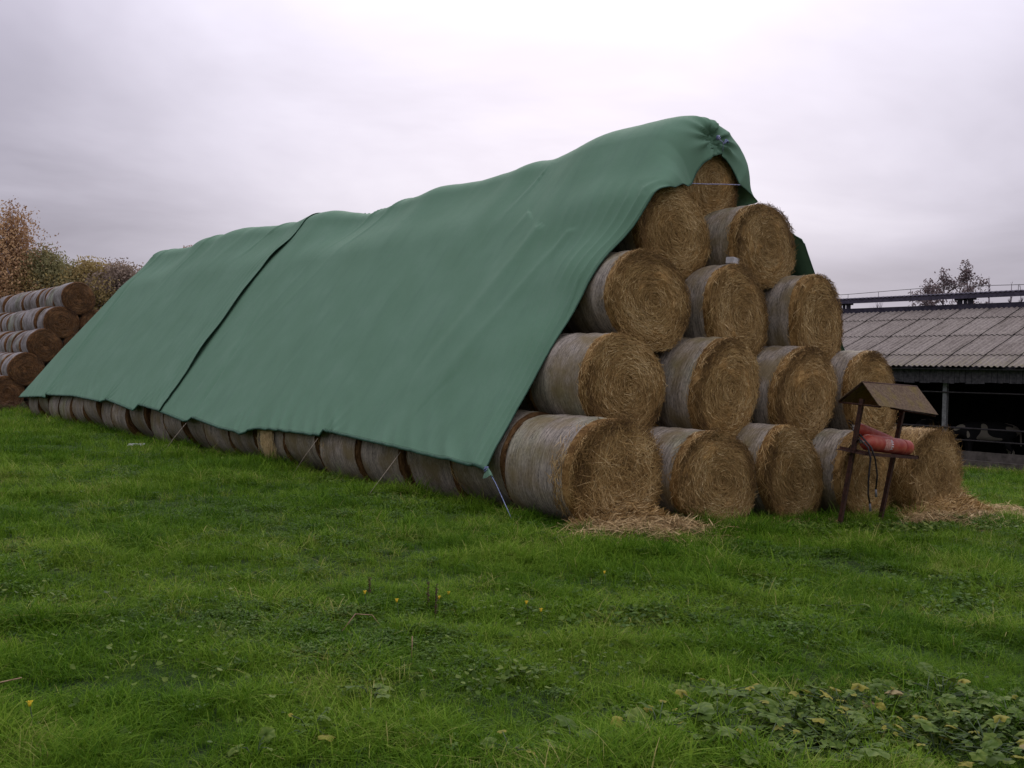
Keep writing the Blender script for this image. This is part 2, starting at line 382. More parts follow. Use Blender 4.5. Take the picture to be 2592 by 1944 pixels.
def face_straw(seed, n, W=BW, H=BH, L=.16, messy=.35, bulge=.06, out=.02, name='loose_straw', hang=0.):
    g = np.random.default_rng(seed)
    r = np.sqrt(g.random(n))*1.0; th = g.random(n)*2*PI
    x, z = bale_section(th, W, H); x = x*r; z = z*r
    rim = r > .985
    y = -bulge*(1-r*r)-out*g.random(n)
    tx, tz = -np.sin(th), np.cos(th)
    ang = g.normal(0, messy, n); ca, sa = np.cos(ang), np.sin(ang)
    D = np.stack([tx*ca+np.cos(th)*sa, g.normal(0, .18, n), tz*ca+np.sin(th)*sa], 1)
    if hang: D[:, 2] -= hang*g.random(n)
    D /= np.linalg.norm(D, axis=1)[:, None]
    N = np.stack([.25*g.normal(0, 1, n), -np.ones(n), .25*g.normal(0, 1, n)], 1); N -= D*np.sum(N*D, 1)[:, None]; N /= np.linalg.norm(N, axis=1)[:, None]
    Ln = L*(.4+1.1*g.random(n)); Ln = np.minimum(Ln, .06+r*.45)
    cur = (g.random(n)-.25)*.03
    wd = .0016+.0020*g.random(n)
    me = ribbons(np.stack([x, y, z], 1), D, N, Ln, wd, cur, np.clip(g.normal(.56, .20, n)+.35*fbm(x*3+seed, z*3, 1.)-.42*smooth_(.66, .93, r+.08*vnoise(x*3, z*3, seed))*(.35+.65*(z > 0)), 0, 1), name)
    return me
def rim_straw(seed, n, W=BW, H=BH, a=.12, L=.14, y0=0., name='rim_straw'):
    g = np.random.default_rng(seed); th = g.random(n)*2*PI; x, z = bale_section(th, W, H)
    s = 1.005+.02*g.random(n); y = y0-.02+g.random(n)*a*1.35
    P = np.stack([x*s, y, z*s], 1); Nn = np.stack([np.cos(th), np.zeros(n), np.sin(th)], 1)
    D = np.stack([-np.sin(th), g.normal(0, .7, n), np.cos(th)], 1)+Nn*g.normal(0, .13, n)[:, None]
    D /= np.linalg.norm(D, axis=1)[:, None]; Nn -= D*np.sum(Nn*D, 1)[:, None]; Nn /= np.linalg.norm(Nn, axis=1)[:, None]
    return ribbons(P, D, Nn, L*(.4+g.random(n)), .0022+.0025*g.random(n), -g.random(n)*.02, np.clip(g.normal(.45, .24, n), 0, 1), name)

SIDES = [bale_side(i*1.7) for i in range(4)]
ENDS = [bale_end(i*2.3) for i in range(4)]
BACKS = [bale_end(i*3.1+9, front=False) for i in range(2)]
FSTR = [face_straw(100+i, 5200, messy=.42, L=.13) for i in range(3)]
RSTR = [rim_straw(200+i, 700) for i in range(3)]
RSTR_B = [rim_straw(240+i, 260, y0=BL-.16) for i in range(2)]
SIDES_T = [bale_side(i*1.7+.4, a=.035+.02*(i % 3), b=.03+.02*(i % 2)) for i in range(5)]
ENDS_T = [bale_end(i*2.3+5, a=.035+.02*(i % 3), bulge=.02) for i in range(5)]; BACKS_T = [bale_end(i*3.1+2, a=.03+.02*(i % 2), front=False, bulge=.02) for i in range(5)]
for me in SIDES_T: me.materials.append(M_net)
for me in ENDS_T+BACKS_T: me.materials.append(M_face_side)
for me in SIDES: me.materials.append(M_net)
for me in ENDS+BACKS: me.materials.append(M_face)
for me in FSTR+RSTR+RSTR_B: me.materials.append(M_strand)
def bale(x, y, z, label, group=None, v=0, rx=0., ry=0., rz=0., front=True, detail=True, sc=(1, 1, 1), name='straw_bale'):
    t = empty(name, (x, y, z), (rx, 0, rz), label=label, cat='straw bale', group=group); t.scale = sc
    t.rotation_mode = 'YXZ'; t.rotation_euler = (rx, ry, rz)
    if front or not detail:
        link('net_wrap', SIDES[v % 4], parent=t); link('straw_end', ENDS[v % 4], parent=t); link('straw_end', BACKS[v % 2], parent=t)
    else:
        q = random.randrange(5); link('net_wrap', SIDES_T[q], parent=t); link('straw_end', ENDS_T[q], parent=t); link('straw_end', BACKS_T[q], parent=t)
    if front:
        link('loose_straw', FSTR[v % 3], parent=t, kind='stuff')
        link('frayed_rim', RSTR[v % 3], parent=t, kind='stuff')
    if detail and v % 3 == 0: link('frayed_rim', RSTR_B[v % 2], parent=t, kind='stuff')
    return t

S_ = 1.518; HK = 1.139; ZB = .608; LK = 1.238
def bx(k, i): return (i+k/2)*S_
def bz(k, x): return ZB+k*HK-.035*x
GF = 'straw bales facing out at the front end of the covered stack'
FR = {  # (layer, column): (y, dx, dz, label)
 (0, 0): (0, .01, 0, 'bottom left corner bale of the stack, closest to the camera, shedding straw onto the grass'),
 (0, 1): (-.46, -.03, -.05, 'second bottom row bale from the left, right of the shedding corner bale'),
 (0, 2): (-.57, .01, 0, 'middle bale of the bottom row, just left of the leaning extinguisher shelter'),
 (0, 3): (-.82, .01, -.03, 'bottom row bale directly behind the posts of the extinguisher shelter'),
 (1, 0): (.51, -.03, 0, 'leftmost second row bale, beside the tarp edge and above the corner bale'),
 (1, 1): (.02, 0, 0, 'second row bale with greenish net wrap, second from the left'),
 (1, 2): (-.24, .01, 0, 'second row bale third from the left, behind the left side of the little shelter roof'),
 (1, 3): (-.46, 0, .03, 'rightmost second row bale, half hidden behind the rusty shelter roof'),
 (2, 0): (.73, -.09, .07, 'left bale of the middle row, its wide face showing beside the tarp edge'),
 (2, 1): (.42, -.02, 0, 'centre bale of the middle row with a darkened upper rim'),
 (2, 2): (.04, -.02, 0, 'right bale of the middle row, outlined against the sky beside the barn roof'),
 (3, 0): (1.03, -.04, .02, 'left bale of the fourth row, its top tucked under the tarp'),
 (3, 1): (.53, -.01, 0, 'right bale of the fourth row, standing out against the sky under the peak'),
 (4, 0): (1.31, .33, -.12, 'single top bale seen through the arched opening of the tarp'),
}
for (k, i), (y, dx, dz, lab) in FR.items():
    x = bx(k, i)+dx; v = k*2+i*3
    if (k, i) == (0, 0): continue
    sc = (random.uniform(1.0, 1.05), 1, random.uniform(.98, 1.05)) if i else (1, 1, 1.02)
    if k == 0: sc = (random.uniform(1.02, 1.06), 1, random.uniform(.97, 1.0))
    if (k, i) == (4, 0): sc = (.93, 1, .95)
    bale(x, y+.06, bz(k, x)+dz, lab, GF, v=v, ry=random.uniform(-3, 3), rx=random.uniform(-.02, .02), rz=-.10 if (i == 0 and k > 1) else random.uniform(-.04, .04), sc=sc)
# the corner bale is nearer, larger in the face and falling apart
x0 = bx(0, 0); t = empty('straw_bale', (x0-.03, -.02, bz(0, x0)+.02), label=FR[(0, 0)][3], cat='straw bale', group=GF)
me = bale_side(4.4, L=1.32, a=.11, b=.04, H=1.36); me.materials.append(M_net); link('net_wrap', me, parent=t)
me = bale_end(7.1, L=1.32, a=.13, bulge=.10, rough=.05, H=1.36, W=1.52); me.materials.append(M_face); link('straw_end', me, parent=t)
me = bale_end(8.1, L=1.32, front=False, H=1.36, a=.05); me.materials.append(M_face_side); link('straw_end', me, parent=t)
me = face_straw(77, 6500, messy=1.0, bulge=.10, out=.09, L=.24, H=1.38, hang=.3); me.materials.append(M_strand); link('loose_straw', me, parent=t, kind='stuff')
me = rim_straw(78, 2800, a=.30, L=.22); me.materials.append(M_strand); link('frayed_rim', me, parent=t, kind='stuff')
# the bale at the right end has lost its wrap and slumped
x4 = 6.05
t = empty('straw_bale', (x4+.02, -1.02, bz(0, x4)+.02), (0, 0, 0), label='unwrapped bale slumping loose at the right end of the bottom row', cat='straw bale', group=GF)
me = bale_side(6.4, a=.5, H=1.34, W=1.42); me.materials.append(M_net); link('net_wrap', me, parent=t)
me = bale_end(9.9, a=.55, bulge=.05, rough=.07, H=1.42, W=1.5); me.materials.append(M_face); link('straw_end', me, parent=t)
me = bale_end(9.1, front=False); me.materials.append(M_face); link('straw_end', me, parent=t)
me = face_straw(87, 6500, messy=1.1, bulge=.06, out=.10, L=.24, H=1.42, W=1.55, hang=.2); me.materials.append(M_strand); link('loose_straw', me, parent=t, kind='stuff')
me = rim_straw(88, 5200, a=.55, L=.24, W=1.5, H=1.42); me.materials.append(M_strand); link('frayed_rim', me, parent=t, kind='stuff')

# bottom row seen along the left side beneath the tarp
ordn = ['second', 'third', 'fourth', 'fifth', 'sixth', 'seventh', 'eighth', 'ninth', 'tenth', 'eleventh', 'twelfth', 'thirteenth',
        'fourteenth', 'fifteenth', 'sixteenth', 'seventeenth', 'eighteenth', 'nineteenth', 'twentieth', 'twenty first', 'twenty second']
GS = 'net wrapped bales of the bottom row showing below the long tarp edge'
yv = 1.36
for n in range(20):
    L_ = LK*random.uniform(.97, 1.03)
    lab = 'grey netted bale below the tarp edge, %s from the front corner' % ordn[n]
    if n == 0: lab = 'netted bale behind the corner bale, right beside the blue guy rope'
    if n == 19: lab = 'last netted bale at the far left end of the covered row'
    if n == 5: lab = 'netted bale under the tarp with a torn patch of bright straw'
    dx = random.uniform(.05, .12)
    b = bale(dx, yv, bz(0, 0)+random.uniform(-.03, .03), lab, GS, v=n, front=False, ry=0. if n == 5 else random.uniform(-3, 3), rz=random.uniform(-.03, .03), sc=(1+random.uniform(-.02, .03), L_/BL*.99, 1+random.uniform(-.03, .02)))
    if n == 5:
        g = np.random.default_rng(5); m_ = 900
        th = PI+g.uniform(-.25, .85, m_); x, z = bale_section(th)
        P = np.stack([x*1.06-.04*g.random(m_), g.normal(.62, .11, m_), z*1.05], 1); Nn = np.stack([np.cos(th), 0*th, np.sin(th)], 1)
        D = np.stack([-np.sin(th), g.normal(0, .25, m_), np.cos(th)], 1); D /= np.linalg.norm(D, axis=1)[:, None]; Nn -= D*np.sum(Nn*D, 1)[:, None]
        me = ribbons(P, D, Nn, .1+.2*g.random(m_), .006+.004*g.random(m_), .03*g.random(m_), np.clip(g.normal(.92, .1, m_), 0, 1), 'torn_straw'); me.materials.append(M_litter)
        link('torn_straw', me, parent=b, kind='stuff')
    yv += L_
YEND = yv
# second bales behind the front ones, seen in the gap beside the tarp edge or through the joints
for k in range(5):
    for i in range(5-k):
        if (k, i) == (0, 0): continue
        y = FR.get((k, i), (-.95,))[0]+LK+.09; x = bx(k, i)
        where = ['bottom', 'second', 'middle', 'fourth', 'top'][k]
        lab = 'bale in the dark under the tarp, behind the %s bale of the %s row' % (['left', 'second', 'third', 'fourth', 'fifth'][i], where)
        bale(x+(.06 if i == 0 else 0), y, bz(k, x)-(.12 if k == 4 else .02), lab, 'bales one deep behind the front end of the stack', v=k+i*2, front=False, detail=False, ry=random.uniform(-3, 3), sc=(.93, 1, .92))

# small pale block wedged between two bales of the fourth row
m = MB(); m.box((0, 0, 0), (.2, .13, .1)); me = m.mesh('foam_block')
bm = bmesh.new(); bm.from_mesh(me); bmesh.ops.bevel(bm, geom=bm.edges[:], offset=.008, segments=2, affect='EDGES'); bm.to_mesh(me); bm.free()
link('foam_block', me, M_pale, loc=(3.02, .62, 3.60), rot=(.05, .04, .1), label='small pale block lying between the two bales of the fourth row', cat='block')

# ------------------------------------------------------------------ tarps
KT = np.array([0, .25, 1.0])
dL = np.array([S_/2, HK]); dL /= np.linalg.norm(dL); nL = np.array([-dL[1], dL[0]])
OFF = .795; BASE = np.array([0, ZB])+nL*OFF; TT = 4*math.hypot(S_/2, HK)
def smooth(a, b, x): t = np.clip((x-a)/(b-a), 0, 1); return t*t*(3-2*t)
def profile(s, y):
    """point (x,z) and normal of the tent section at arc parameter s"""
    s, y = np.broadcast_arrays(s, y); fr = 1-smooth(1.6, 4.6, y)
    arc0 = OFF*(2*math.atan2(nL[1], nL[0])-PI); uu = np.clip((s-TT)/arc0, 0, 1)
    cx = 2*S_+.34*fr*uu; rad = OFF+.10*fr*uu; cz = ZB+4*HK-.1+.0*fr
    ta = TT+0*cx; a0 = math.atan2(nL[1], nL[0]); a1 = PI-a0; arc = OFF*(a0-a1)
    # left slope: straight from BASE to arc start
    A = np.stack([2*S_+OFF*np.cos(a0)+0*cx, cz+OFF*np.sin(a0)], -1); B0 = BASE
    lx = B0[0]+(A[..., 0]-B0[0])*s/TT; lz = B0[1]+(A[..., 1]-B0[1])*s/TT
    u = np.clip((s-TT)/arc, 0, 1); an = a0+(a1-a0)*u
    axx = cx+rad*np.cos(an); az = cz+rad*np.sin(an)
    Cx = cx+rad*math.cos(a1); Cz = cz+rad*math.sin(a1)
    Ex = 4*S_+nL[0]*-1*OFF; Ez = ZB+nL[1]*OFF-.2
    q = np.clip((s-TT-arc)/TT, 0, 1.15)
    C0x = 2*S_-nL[0]*OFF; rx = C0x+(Ex-C0x)*q+(Cx-C0x)*(1-smooth(0, .24, q)); rz = Cz+(Ez-Cz)*q
    X = np.where(s < TT, lx, np.where(s < TT+arc, axx, rx)); Z = np.where(s < TT, lz, np.where(s < TT+arc, az, rz))
    an2 = np.where(s < TT, a0, np.where(s < TT+arc, an, a1))
    return X, Z, np.cos(an2), np.sin(an2)
ARC = OFF*(math.atan2(nL[1], nL[0])*2-PI); STOT = TT*2+ARC
CREST = np.array([(0, 5.78), (1.02, 5.82), (1.75, 5.87), (2.4, 5.86), (3.16, 5.88), (3.72, 5.77), (4.48, 5.64), (5.05, 5.71), (5.85, 5.61), (6.4, 5.60), (7.1, 5.61), (7.97, 5.65), (8.82, 5.57),
  (9.91, 5.50), (10.9, 5.42), (11.64, 5.53), (12.5, 5.68), (13.2, 5.68), (13.8, 5.62), (14.3, 5.58), (15.15, 5.60), (16.27, 5.65), (17.4, 5.74), (18.1, 5.74), (18.9, 5.66), (20.15, 5.72), (21.07, 5.58), (22.0, 5.57), (22.9, 5.61), (24.1, 5.62), (25.2, 5.45), (26.2, 5.2), (27.5, 4.9)])
def crest(y):
    yy = np.asarray(y, float); acc = 0
    for d, wgt in ((-.3, .2), (-.15, .25), (0, .3), (.15, .25)): acc = acc+wgt*np.interp(yy+d+.05, CREST[:, 0], CREST[:, 1])
    return acc-5.80
TIES = [(1.44, -.52), (5.98, -.36), (8.95, -.55), (11.76, -.46), (15.2, -.37), (17.85, -.26), (23.6, -.32)]
def disp(s, y):
    top = smooth(0, TT, s)*(1-smooth(TT+ARC, STOT, s)*.8)
    yy = y-(TT-s)*.10                                   # folds lean a little
    d = crest(yy)*(.30+.80*top**1.3)
    d = d + .035*fbm(y*.55, s*.22+3, 1.)*(1-top*.6) + .024*fbm(yy*1.5, s*.35, 7.)*(.5+.5*top)
    # broad sags between the layers of bales
    d = d - .022*(1-np.cos(2*PI*(s-.1)/(TT/4)))*.5*(1-smooth(4.2, 5.2, s))*(.6+.6*vnoise(y*.6, 2.))
    # soft diagonal creases
    f = vnoise(yy*1.1+.35*s, s*.12, 11.); d = d + .032*np.exp(-(f/.12)**2)*(vnoise(y*.4, s*.4, 5.) > -.2)*smooth(.2, 1.5, s)
    d = d + (np.maximum(d, -.012+.2*np.minimum(d+.012, 0))-d)*(1-smooth(4.0, 5.4, s))
    d = d + .07*np.exp(-((s-2.85)/.6)**2)*np.exp(-np.clip((y-1.8)/.6, 0, 9)**2) + .08*np.exp(-((s-4.15)/.5)**2)*np.exp(-np.clip((y-2.2)/.6, 0, 9)**2)
    hemw = .020+.030*smooth(5.3, 6.2, y)*(1-smooth(9., 10., y))
    d = d + hemw*(1-2*np.abs(np.sin(PI*((y-s*.9)/.42+.9*vnoise(y*.8, s, 2.)))))*np.exp(-np.clip(s+.35, 0, 9)/.5)*(.4+.6*(vnoise(y*1.3, 5.) > -.1))
    d = d - .07*np.exp(-((y-23.62-.02*s)/.09)**2)*smooth(5, 3, s) + .04*np.exp(-((y-23.35)/.12)**2)*smooth(5, 3, s)
    ln = y-11.62-.12*s; d = d - .035*np.exp(-(ln/.07)**2)*smooth(3.4, 1.0, s)+.02*np.exp(-((ln+.2)/.12)**2)*smooth(3.4, 1.0, s)
    for (ty, ts) in TIES:
        r = np.sqrt((y-ty)**2+((s-ts)*.9)**2); an = np.arctan2(s-ts+.02, y-ty)
        reach = 1.7 if ty < 2 else .8
        d = d + .055*np.exp(-r/reach*1.5)*(1-2*np.abs(np.sin(an*7+ty*3+.8*np.sin(an*3))))*smooth(0, .25, r)*np.clip(1.2-r/reach, 0, 1)
    return d
# keys of the front opening: s -> (x, y, z); None = stays on the slope at that y
OK_ = [(-.60, 1.47, None), (-.3, 1.44, None), (.65, 1.46, None), (1.55, 1.39, None), (2.5, 1.31, None), (3.04, 1.19, None), (3.5, 1.05, None), (3.9, .93, None), (4.1, .88, None),
  (4.45, .90, (1.95, 4.57)), (4.75, .97, (2.25, 4.69)), (5.05, 1.08, (2.50, 4.70)), (5.35, 1.16, (2.68, 4.77)), (5.6, 1.17, (2.79, 4.96)), (5.85, 1.18, (2.95, 5.12)), (6.1, 1.17, (3.16, 5.26)),
  (6.3, 1.16, (3.36, 5.34)), (6.5, 1.17, (3.53, 5.29)), (6.75, 1.18, (3.68, 5.17)), (7.0, 1.18, (3.79, 5.05)), (7.2, 1.16, (3.84, 4.94)), (7.45, 1.22, (4.10, 4.90)), (7.7, 1.30, (4.36, 4.86)), (7.95, 1.35, (4.62, 4.78)), (8.15, 1.6, None),
  (8.4, 1.3, None), (8.58, .75, None), (8.75, .50, None), (8.9, .50, None), (10, .47, None), (11.5, .35, None), (13.2, .30, None)]
def opening(s):
    ks = np.array([k[0] for k in OK_]); y = np.interp(s, ks, [k[1] for k in OK_])
    px, pz, _, _ = profile(ks, np.array([k[1] for k in OK_]))
    kx = np.array([k[2][0] if k[2] else px[i] for i, k in enumerate(OK_)]); kz = np.array([k[2][1] if k[2] else pz[i] for i, k in enumerate(OK_)])
    return np.interp(s, ks, kx), y, np.interp(s, ks, kz)
def bottom_s(y):
    ky = [1.3, 1.44, 2.68, 3.64, 4.96, 5.98, 6.05, 6.3, 7.68, 8.5, 8.95, 9.2, 9.97, 11.70, 11.80, 13.69, 15.12, 15.25, 17.78, 17.86, 20.69, 23.55, 23.65, 26.9]
    ks = [-.50, -.52, -.46, -.40, -.32, -.26, -.36, -.37, -.37, -.40, -.56, -.52, -.50, -.34, -.47, -.30, -.21, -.38, -.17, -.26, -.19, -.26, -.33, -.48]
    return np.interp(y, ky, ks)
def tarp_mesh(name, y_back, front=None, lift=0., nrow=300, y_front=None, off=0.):
    u1 = np.concatenate([np.linspace(0, 1, 36)**1.0, np.linspace(1, 7, 120)[1:]*1.0]) if front else None
    sv_ = np.concatenate([np.linspace(0, 4, 80), np.linspace(4, 8.3, 130)[1:], np.linspace(8.3, 12.6, 50)[1:]]) if front else np.concatenate([np.linspace(0, 7, 130), np.linspace(7, 12.6, 50)[1:]])
    rows = []
    if front:
        ub = np.linspace(0, 1, 30); ys_r = np.linspace(0, 1, nrow)[1:]**1.5
        # s at the very bottom follows the hem
        ox, oy, oz = opening(sv_)
        onslope = np.interp(sv_, [4.1, 4.5, 7.95, 8.15], [0, 1, 1, 0])
        yq = oy+.14+.42*onslope
        for ii, ue in enumerate(np.concatenate([ub, 1+ys_r])):
            if ue <= 1:
                yy = oy+(yq-oy)*ue
                X, Z, nx, nz = profile(sv_, yy); d = disp(sv_, yy)+off
                tx, tz = X+nx*d, Z+nz*d
                Xq, Zq, nqx, nqz = profile(sv_, yq); dq = disp(sv_, yq)+off
                qx, qz = Xq+nqx*dq, Zq+nqz*dq
                # bezier from the opening edge up the front cap and back onto the tent
                b0 = (1-ue)**3; b1 = 3*ue*(1-ue)**2; b2 = 3*ue*ue*(1-ue); b3 = ue**3
                c1x = ox+(qx-ox)*.45; c1z = oz+(qz-oz)*.45
                bxx = b0*ox+b1*c1x+b2*qx+b3*qx; bzz = b0*oz+b1*c1z+b2*qz+b3*qz; byy = b0*oy+b1*(oy-.02)+b2*(oy-.02)+b3*yq
                # gathered creases round the tie
                rx_, rz_ = bxx-3.26, bzz-5.56; r_ = np.hypot(rx_, rz_)+1e-4; an = np.arctan2(rz_, rx_)
                w_ = onslope*np.exp(-(r_/.42)**2)*smooth(1., .75, ue)
                byy = byy - w_*.07*(1-2*np.abs(np.sin(an*6+.7*np.sin(an*4))))*smooth(0., .12, r_) + .16*np.exp(-(r_/.16)**2)*onslope*smooth(1., .6, ue)
                x = tx*(1-onslope)+bxx*onslope; z = tz*(1-onslope)+bzz*onslope; y = yy*(1-onslope)+byy*onslope
                # folds that run along the taut front edge
                e = yy-oy; fold = edge_fold(e, sv_)*(1-onslope)
                x = x+nx*fold; z = z+nz*fold
            else:
                v = ue-1; yy = yq+(y_back-yq)*v
                X, Z, nx, nz = profile(sv_, yy); d = disp(sv_, yy)+off
                e = yy-oy; fold = edge_fold(e, sv_)*(1-onslope)
                d = d+fold; x, y, z = X+nx*d, yy, Z+nz*d
            rows.append(np.stack([x, y, z, yy+0*x], -1))
    else:
        for v in np.linspace(0, 1, nrow):
            yf = y_front(sv_); yy = yf+(y_back(sv_)-yf)*v
            X, Z, nx, nz = profile(sv_, yy); e = yy-yf
            d = disp(sv_, yy)+off+lift*np.exp(-(e/.20)**1.4)*smooth(-.6, .6, sv_)*(1-smooth(4.1, 5.2, sv_))*(.75+.45*vnoise(sv_*1.3, 4.))
            d = d + .018*np.sin(e*2*PI/.24)*np.exp(-e/.5)*(sv_ < 5)*smooth(.15, .5, e)
            rows.append(np.stack([X+nx*d, yy+0*X, Z+nz*d, yy+0*X], -1))
    A = np.array(rows)                                   # (rows, s, 4)
    # shift the lowest rows so the hem follows its scalloped line
    Yh = A[..., 3]; hem = bottom_s(Yh); sh = hem*(1-smooth(0, 1.6, sv_))[None, :]
    A[..., 0] += dL[0]*sh; A[..., 2] += dL[1]*sh
    P = A[..., :3]
    return grid_mesh(name, P), P
def edge_fold(e, s):
    wl = .075+.036*np.clip(s+.5, 0, 6); a = .17*wl
    q = e/wl+.25*vnoise(s*.9, 2.); return a*(1-2*np.abs(np.sin(PI*q)))*np.exp(-e/(2.6*wl))*smooth(0, .04, e)*(s < TT)
def seam_y(s): return np.interp(s, [-.5, .6, 2.1, 3.7, 4.9, 6., 7., 12.6], [13.60, 13.50, 13.50, 13.47, 13.15, 13.2, 13.3, 13.4])
def end_y(s): return np.interp(s, [-.5, .8, 3, 4.7, 6.2, 7.7, 12.6], [26.75, 26.1, 24.9, 24.1, 24.4, 24.9, 26.5])
def hem_tube(P, name, parent, r=.022):
    idx = list(range(0, len(P), 2)); pts = [Vector(P[i]) for i in idx]
    m = MB(); m.tube(pts, r, 5); link(name, m.mesh(name), M_hem, parent=parent)
def make_tarp(name, me, P, label, edge_front):
    t = empty(name, (0, 8, 0), label=label, cat='tarpaulin', group='green tarpaulins over the straw stack')
    me.transform(Matrix.Translation((0, -8, 0))); me.materials.append(M_tarp)
    o = link('sheet', me, parent=t)
    sm = o.modifiers.new('thick', 'SOLIDIFY'); sm.thickness = .006; sm.offset = 1
    Q = P-np.array([0, 8, 0]); hem_tube(Q[:, 0], 'hem', t); hem_tube(Q[:, -1], 'hem', t)
    hem_tube(Q[0], 'hem', t, .010)
    return t
me, P = tarp_mesh('sheet', 13.95, front=True, nrow=330); make_tarp('tarpaulin', me, P, 'large green fleece tarpaulin over the front half of the straw stack', True)
me, P = tarp_mesh('sheet', end_y, y_front=seam_y, lift=.075, off=.022, nrow=330); make_tarp('tarpaulin', me, P, 'green fleece tarpaulin over the far half of the stack, overlapping the front one', True)

# guy ropes
def rope(pts, r, mat, label, cat='rope', knot=None, group=None):
    m = MB(); pts = [Vector(p) for p in pts]; base = pts[-1].copy()
    m.tube([p-base for p in pts], r, 6)
    if knot:
        for kx in range(5): 
            a = kx*1.3; c = Vector(knot)-base; m.tube([c+Vector((.03*math.cos(a), .03*math.sin(a), -.03)), c+Vector((.035*math.cos(a+1.5), .035*math.sin(a+1.5), .0)), c+Vector((.02*math.cos(a+3), .02*math.sin(a+3), .035))], r*1.4, 5)
    return link('guy_rope', m.mesh('guy_rope'), mat, loc=base, label=label, cat=cat, group=group)
rope([(-.93, 1.40, .60), (-1.00, 1.15, .46), (-1.14, .76, .22), (-1.27, .43, .03)], .006, M_blue, 'blue rope holding down the front corner of the tarp', knot=(-.95, 1.40, .60))
rope([(-.85, 3.55, .66), (-1.3, 3.3, .36), (-1.77, 3.06, .03)], .0042, M_twine, 'thin pale twine slanting from the tarp hem to the grass near the front corner', group='pale guy twines along the hem')
rope([(-.86, 6.05, .68), (-1.06, 6.12, .38), (-1.26, 6.2, .03)], .0042, M_twine, 'short pale twine staking the tarp beside the torn straw patch', group='pale guy twines along the hem')
rope([(-.90, 11.75, .62), (-1.2, 11.66, .3), (-1.43, 11.58, .03)], .005, M_twine, 'distant pale twine staking the tarp left of its overlap', group='pale guy twines along the hem')
rope([(2.62, 1.10, 4.76), (3.0, 1.12, 4.81), (3.4, 1.14, 4.87), (3.86, 1.16, 4.93)], .007, M_bluegrey, 'faded blue twine stretched across the arched opening below the peak')
rope([(3.26, 1.18, 5.58), (3.33, 1.10, 5.50), (3.35, 1.12, 5.36)], .006, M_bluegrey, 'short twine hanging at the gathered knot of the tarp peak', knot=(3.28, 1.16, 5.57))
# gathered ear of cloth at the tied corner and blue scrap at the peak
def ear(loc, size, mat, label, name='cloth_knot'):
    g = np.random.default_rng(int(size*1000)); U = np.linspace(0, 2*PI, 19)[:-1]; V_ = np.linspace(0, 1, 9)
    T, v = np.meshgrid(U, V_, indexing='ij'); r = size*(.25+1.0*v**1.3)*(1+.35*np.sin(T*3+v*2)+.2*np.sin(T*7))*(1-.3*v)
    P = np.stack([r*np.cos(T)*.5, -v*size*.5+r*np.sin(T), -v*size*1.2+.3*r*np.sin(T*2)], -1)
    return link(name, grid_mesh(name, P, closed_u=True), mat, loc=loc, label=label, cat='cloth knot')
ear((-.95, 1.38, .62), .09, M_tarp, 'bunched green cloth knotted at the tied front corner of the tarp')
ear((3.36, 1.08, 5.55), .05, M_blue, 'blue scrap tied into the knot at the tarp peak')

# ------------------------------------------------------------------ straw litter
def litter(name, pts, n, L, label, mat=M_litter, hgt=.05, seed=1, dens=None):
    """pts: list of (x,y,radius_x,radius_y,weight)"""
    g = np.random.default_rng(seed); wts = np.array([p[4] for p in pts]); ch = g.choice(len(pts), n, p=wts/wts.sum())
    pa = np.array([p[:4] for p in pts])[ch]; rr = np.sqrt(g.random(n)); th = g.random(n)*2*PI
    x = pa[:, 0]+pa[:, 2]*rr*np.cos(th); y = pa[:, 1]+pa[:, 3]*rr*np.sin(th)
    z = ground_z(x, y)+.015+hgt*(1-rr**1.5)*g.random(n)+.03*g.random(n)
    an = g.random(n)*2*PI; D = np.stack([np.cos(an), np.sin(an), g.normal(0, .25, n)], 1); D /= np.linalg.norm(D, axis=1)[:, None]
    N = np.tile([0, 0, 1.], (n, 1))+g.normal(0, .2, (n, 3)); N -= D*np.sum(N*D, 1)[:, None]; N /= np.linalg.norm(N, axis=1)[:, None]
    me = ribbons(np.stack([x, y, z], 1), D, N, L*(.4+g.random(n)), .003+.003*g.random(n), -.02*g.random(n), np.clip(g.normal(.5, .25, n), 0, 1), name)
    return link(name, me, mat, label=label, kind='stuff')
litter('straw_litter', [(0, -.42, .95, .42, 3), (-.55, -.75, .75, .45, 1.4), (.3, -.72, .6, .35, .8), (-.1, -.25, .85, .28, 2.5), (-.1, -.8, 1.7, .9, .3)], 10500, .26, 'heap of loose straw shed on the grass below the corner bale', hgt=.16, seed=3)
litter('straw_litter', [(6.1, -1.45, 1.0, .45, 3), (6.9, -1.2, .75, .5, 2), (7.5, -1.45, 1.1, .35, 1.0), (5.3, -1.5, .9, .35, 1), (6.5, -1.6, 2.4, 1.1, .5)], 9500, .26, 'loose straw spread round the slumping bale at the right end', hgt=.16, seed=4)
litter('straw_litter', [(2.5, -.9, 1.6, .3, 1), (1.5, -.75, .9, .25, 1)], 1100, .2, 'thin straw scattered along the foot of the bottom row', seed=5, hgt=.03)
litter('straw_litter', [(20.15, y_, .35, 1.2, 1) for y_ in np.arange(-6, 14, 1.5)]+[(20.2, 5.6, .4, .9, 3)], 9000, .35, 'spilled feed straw along the barn kerb', hgt=.12, seed=6)

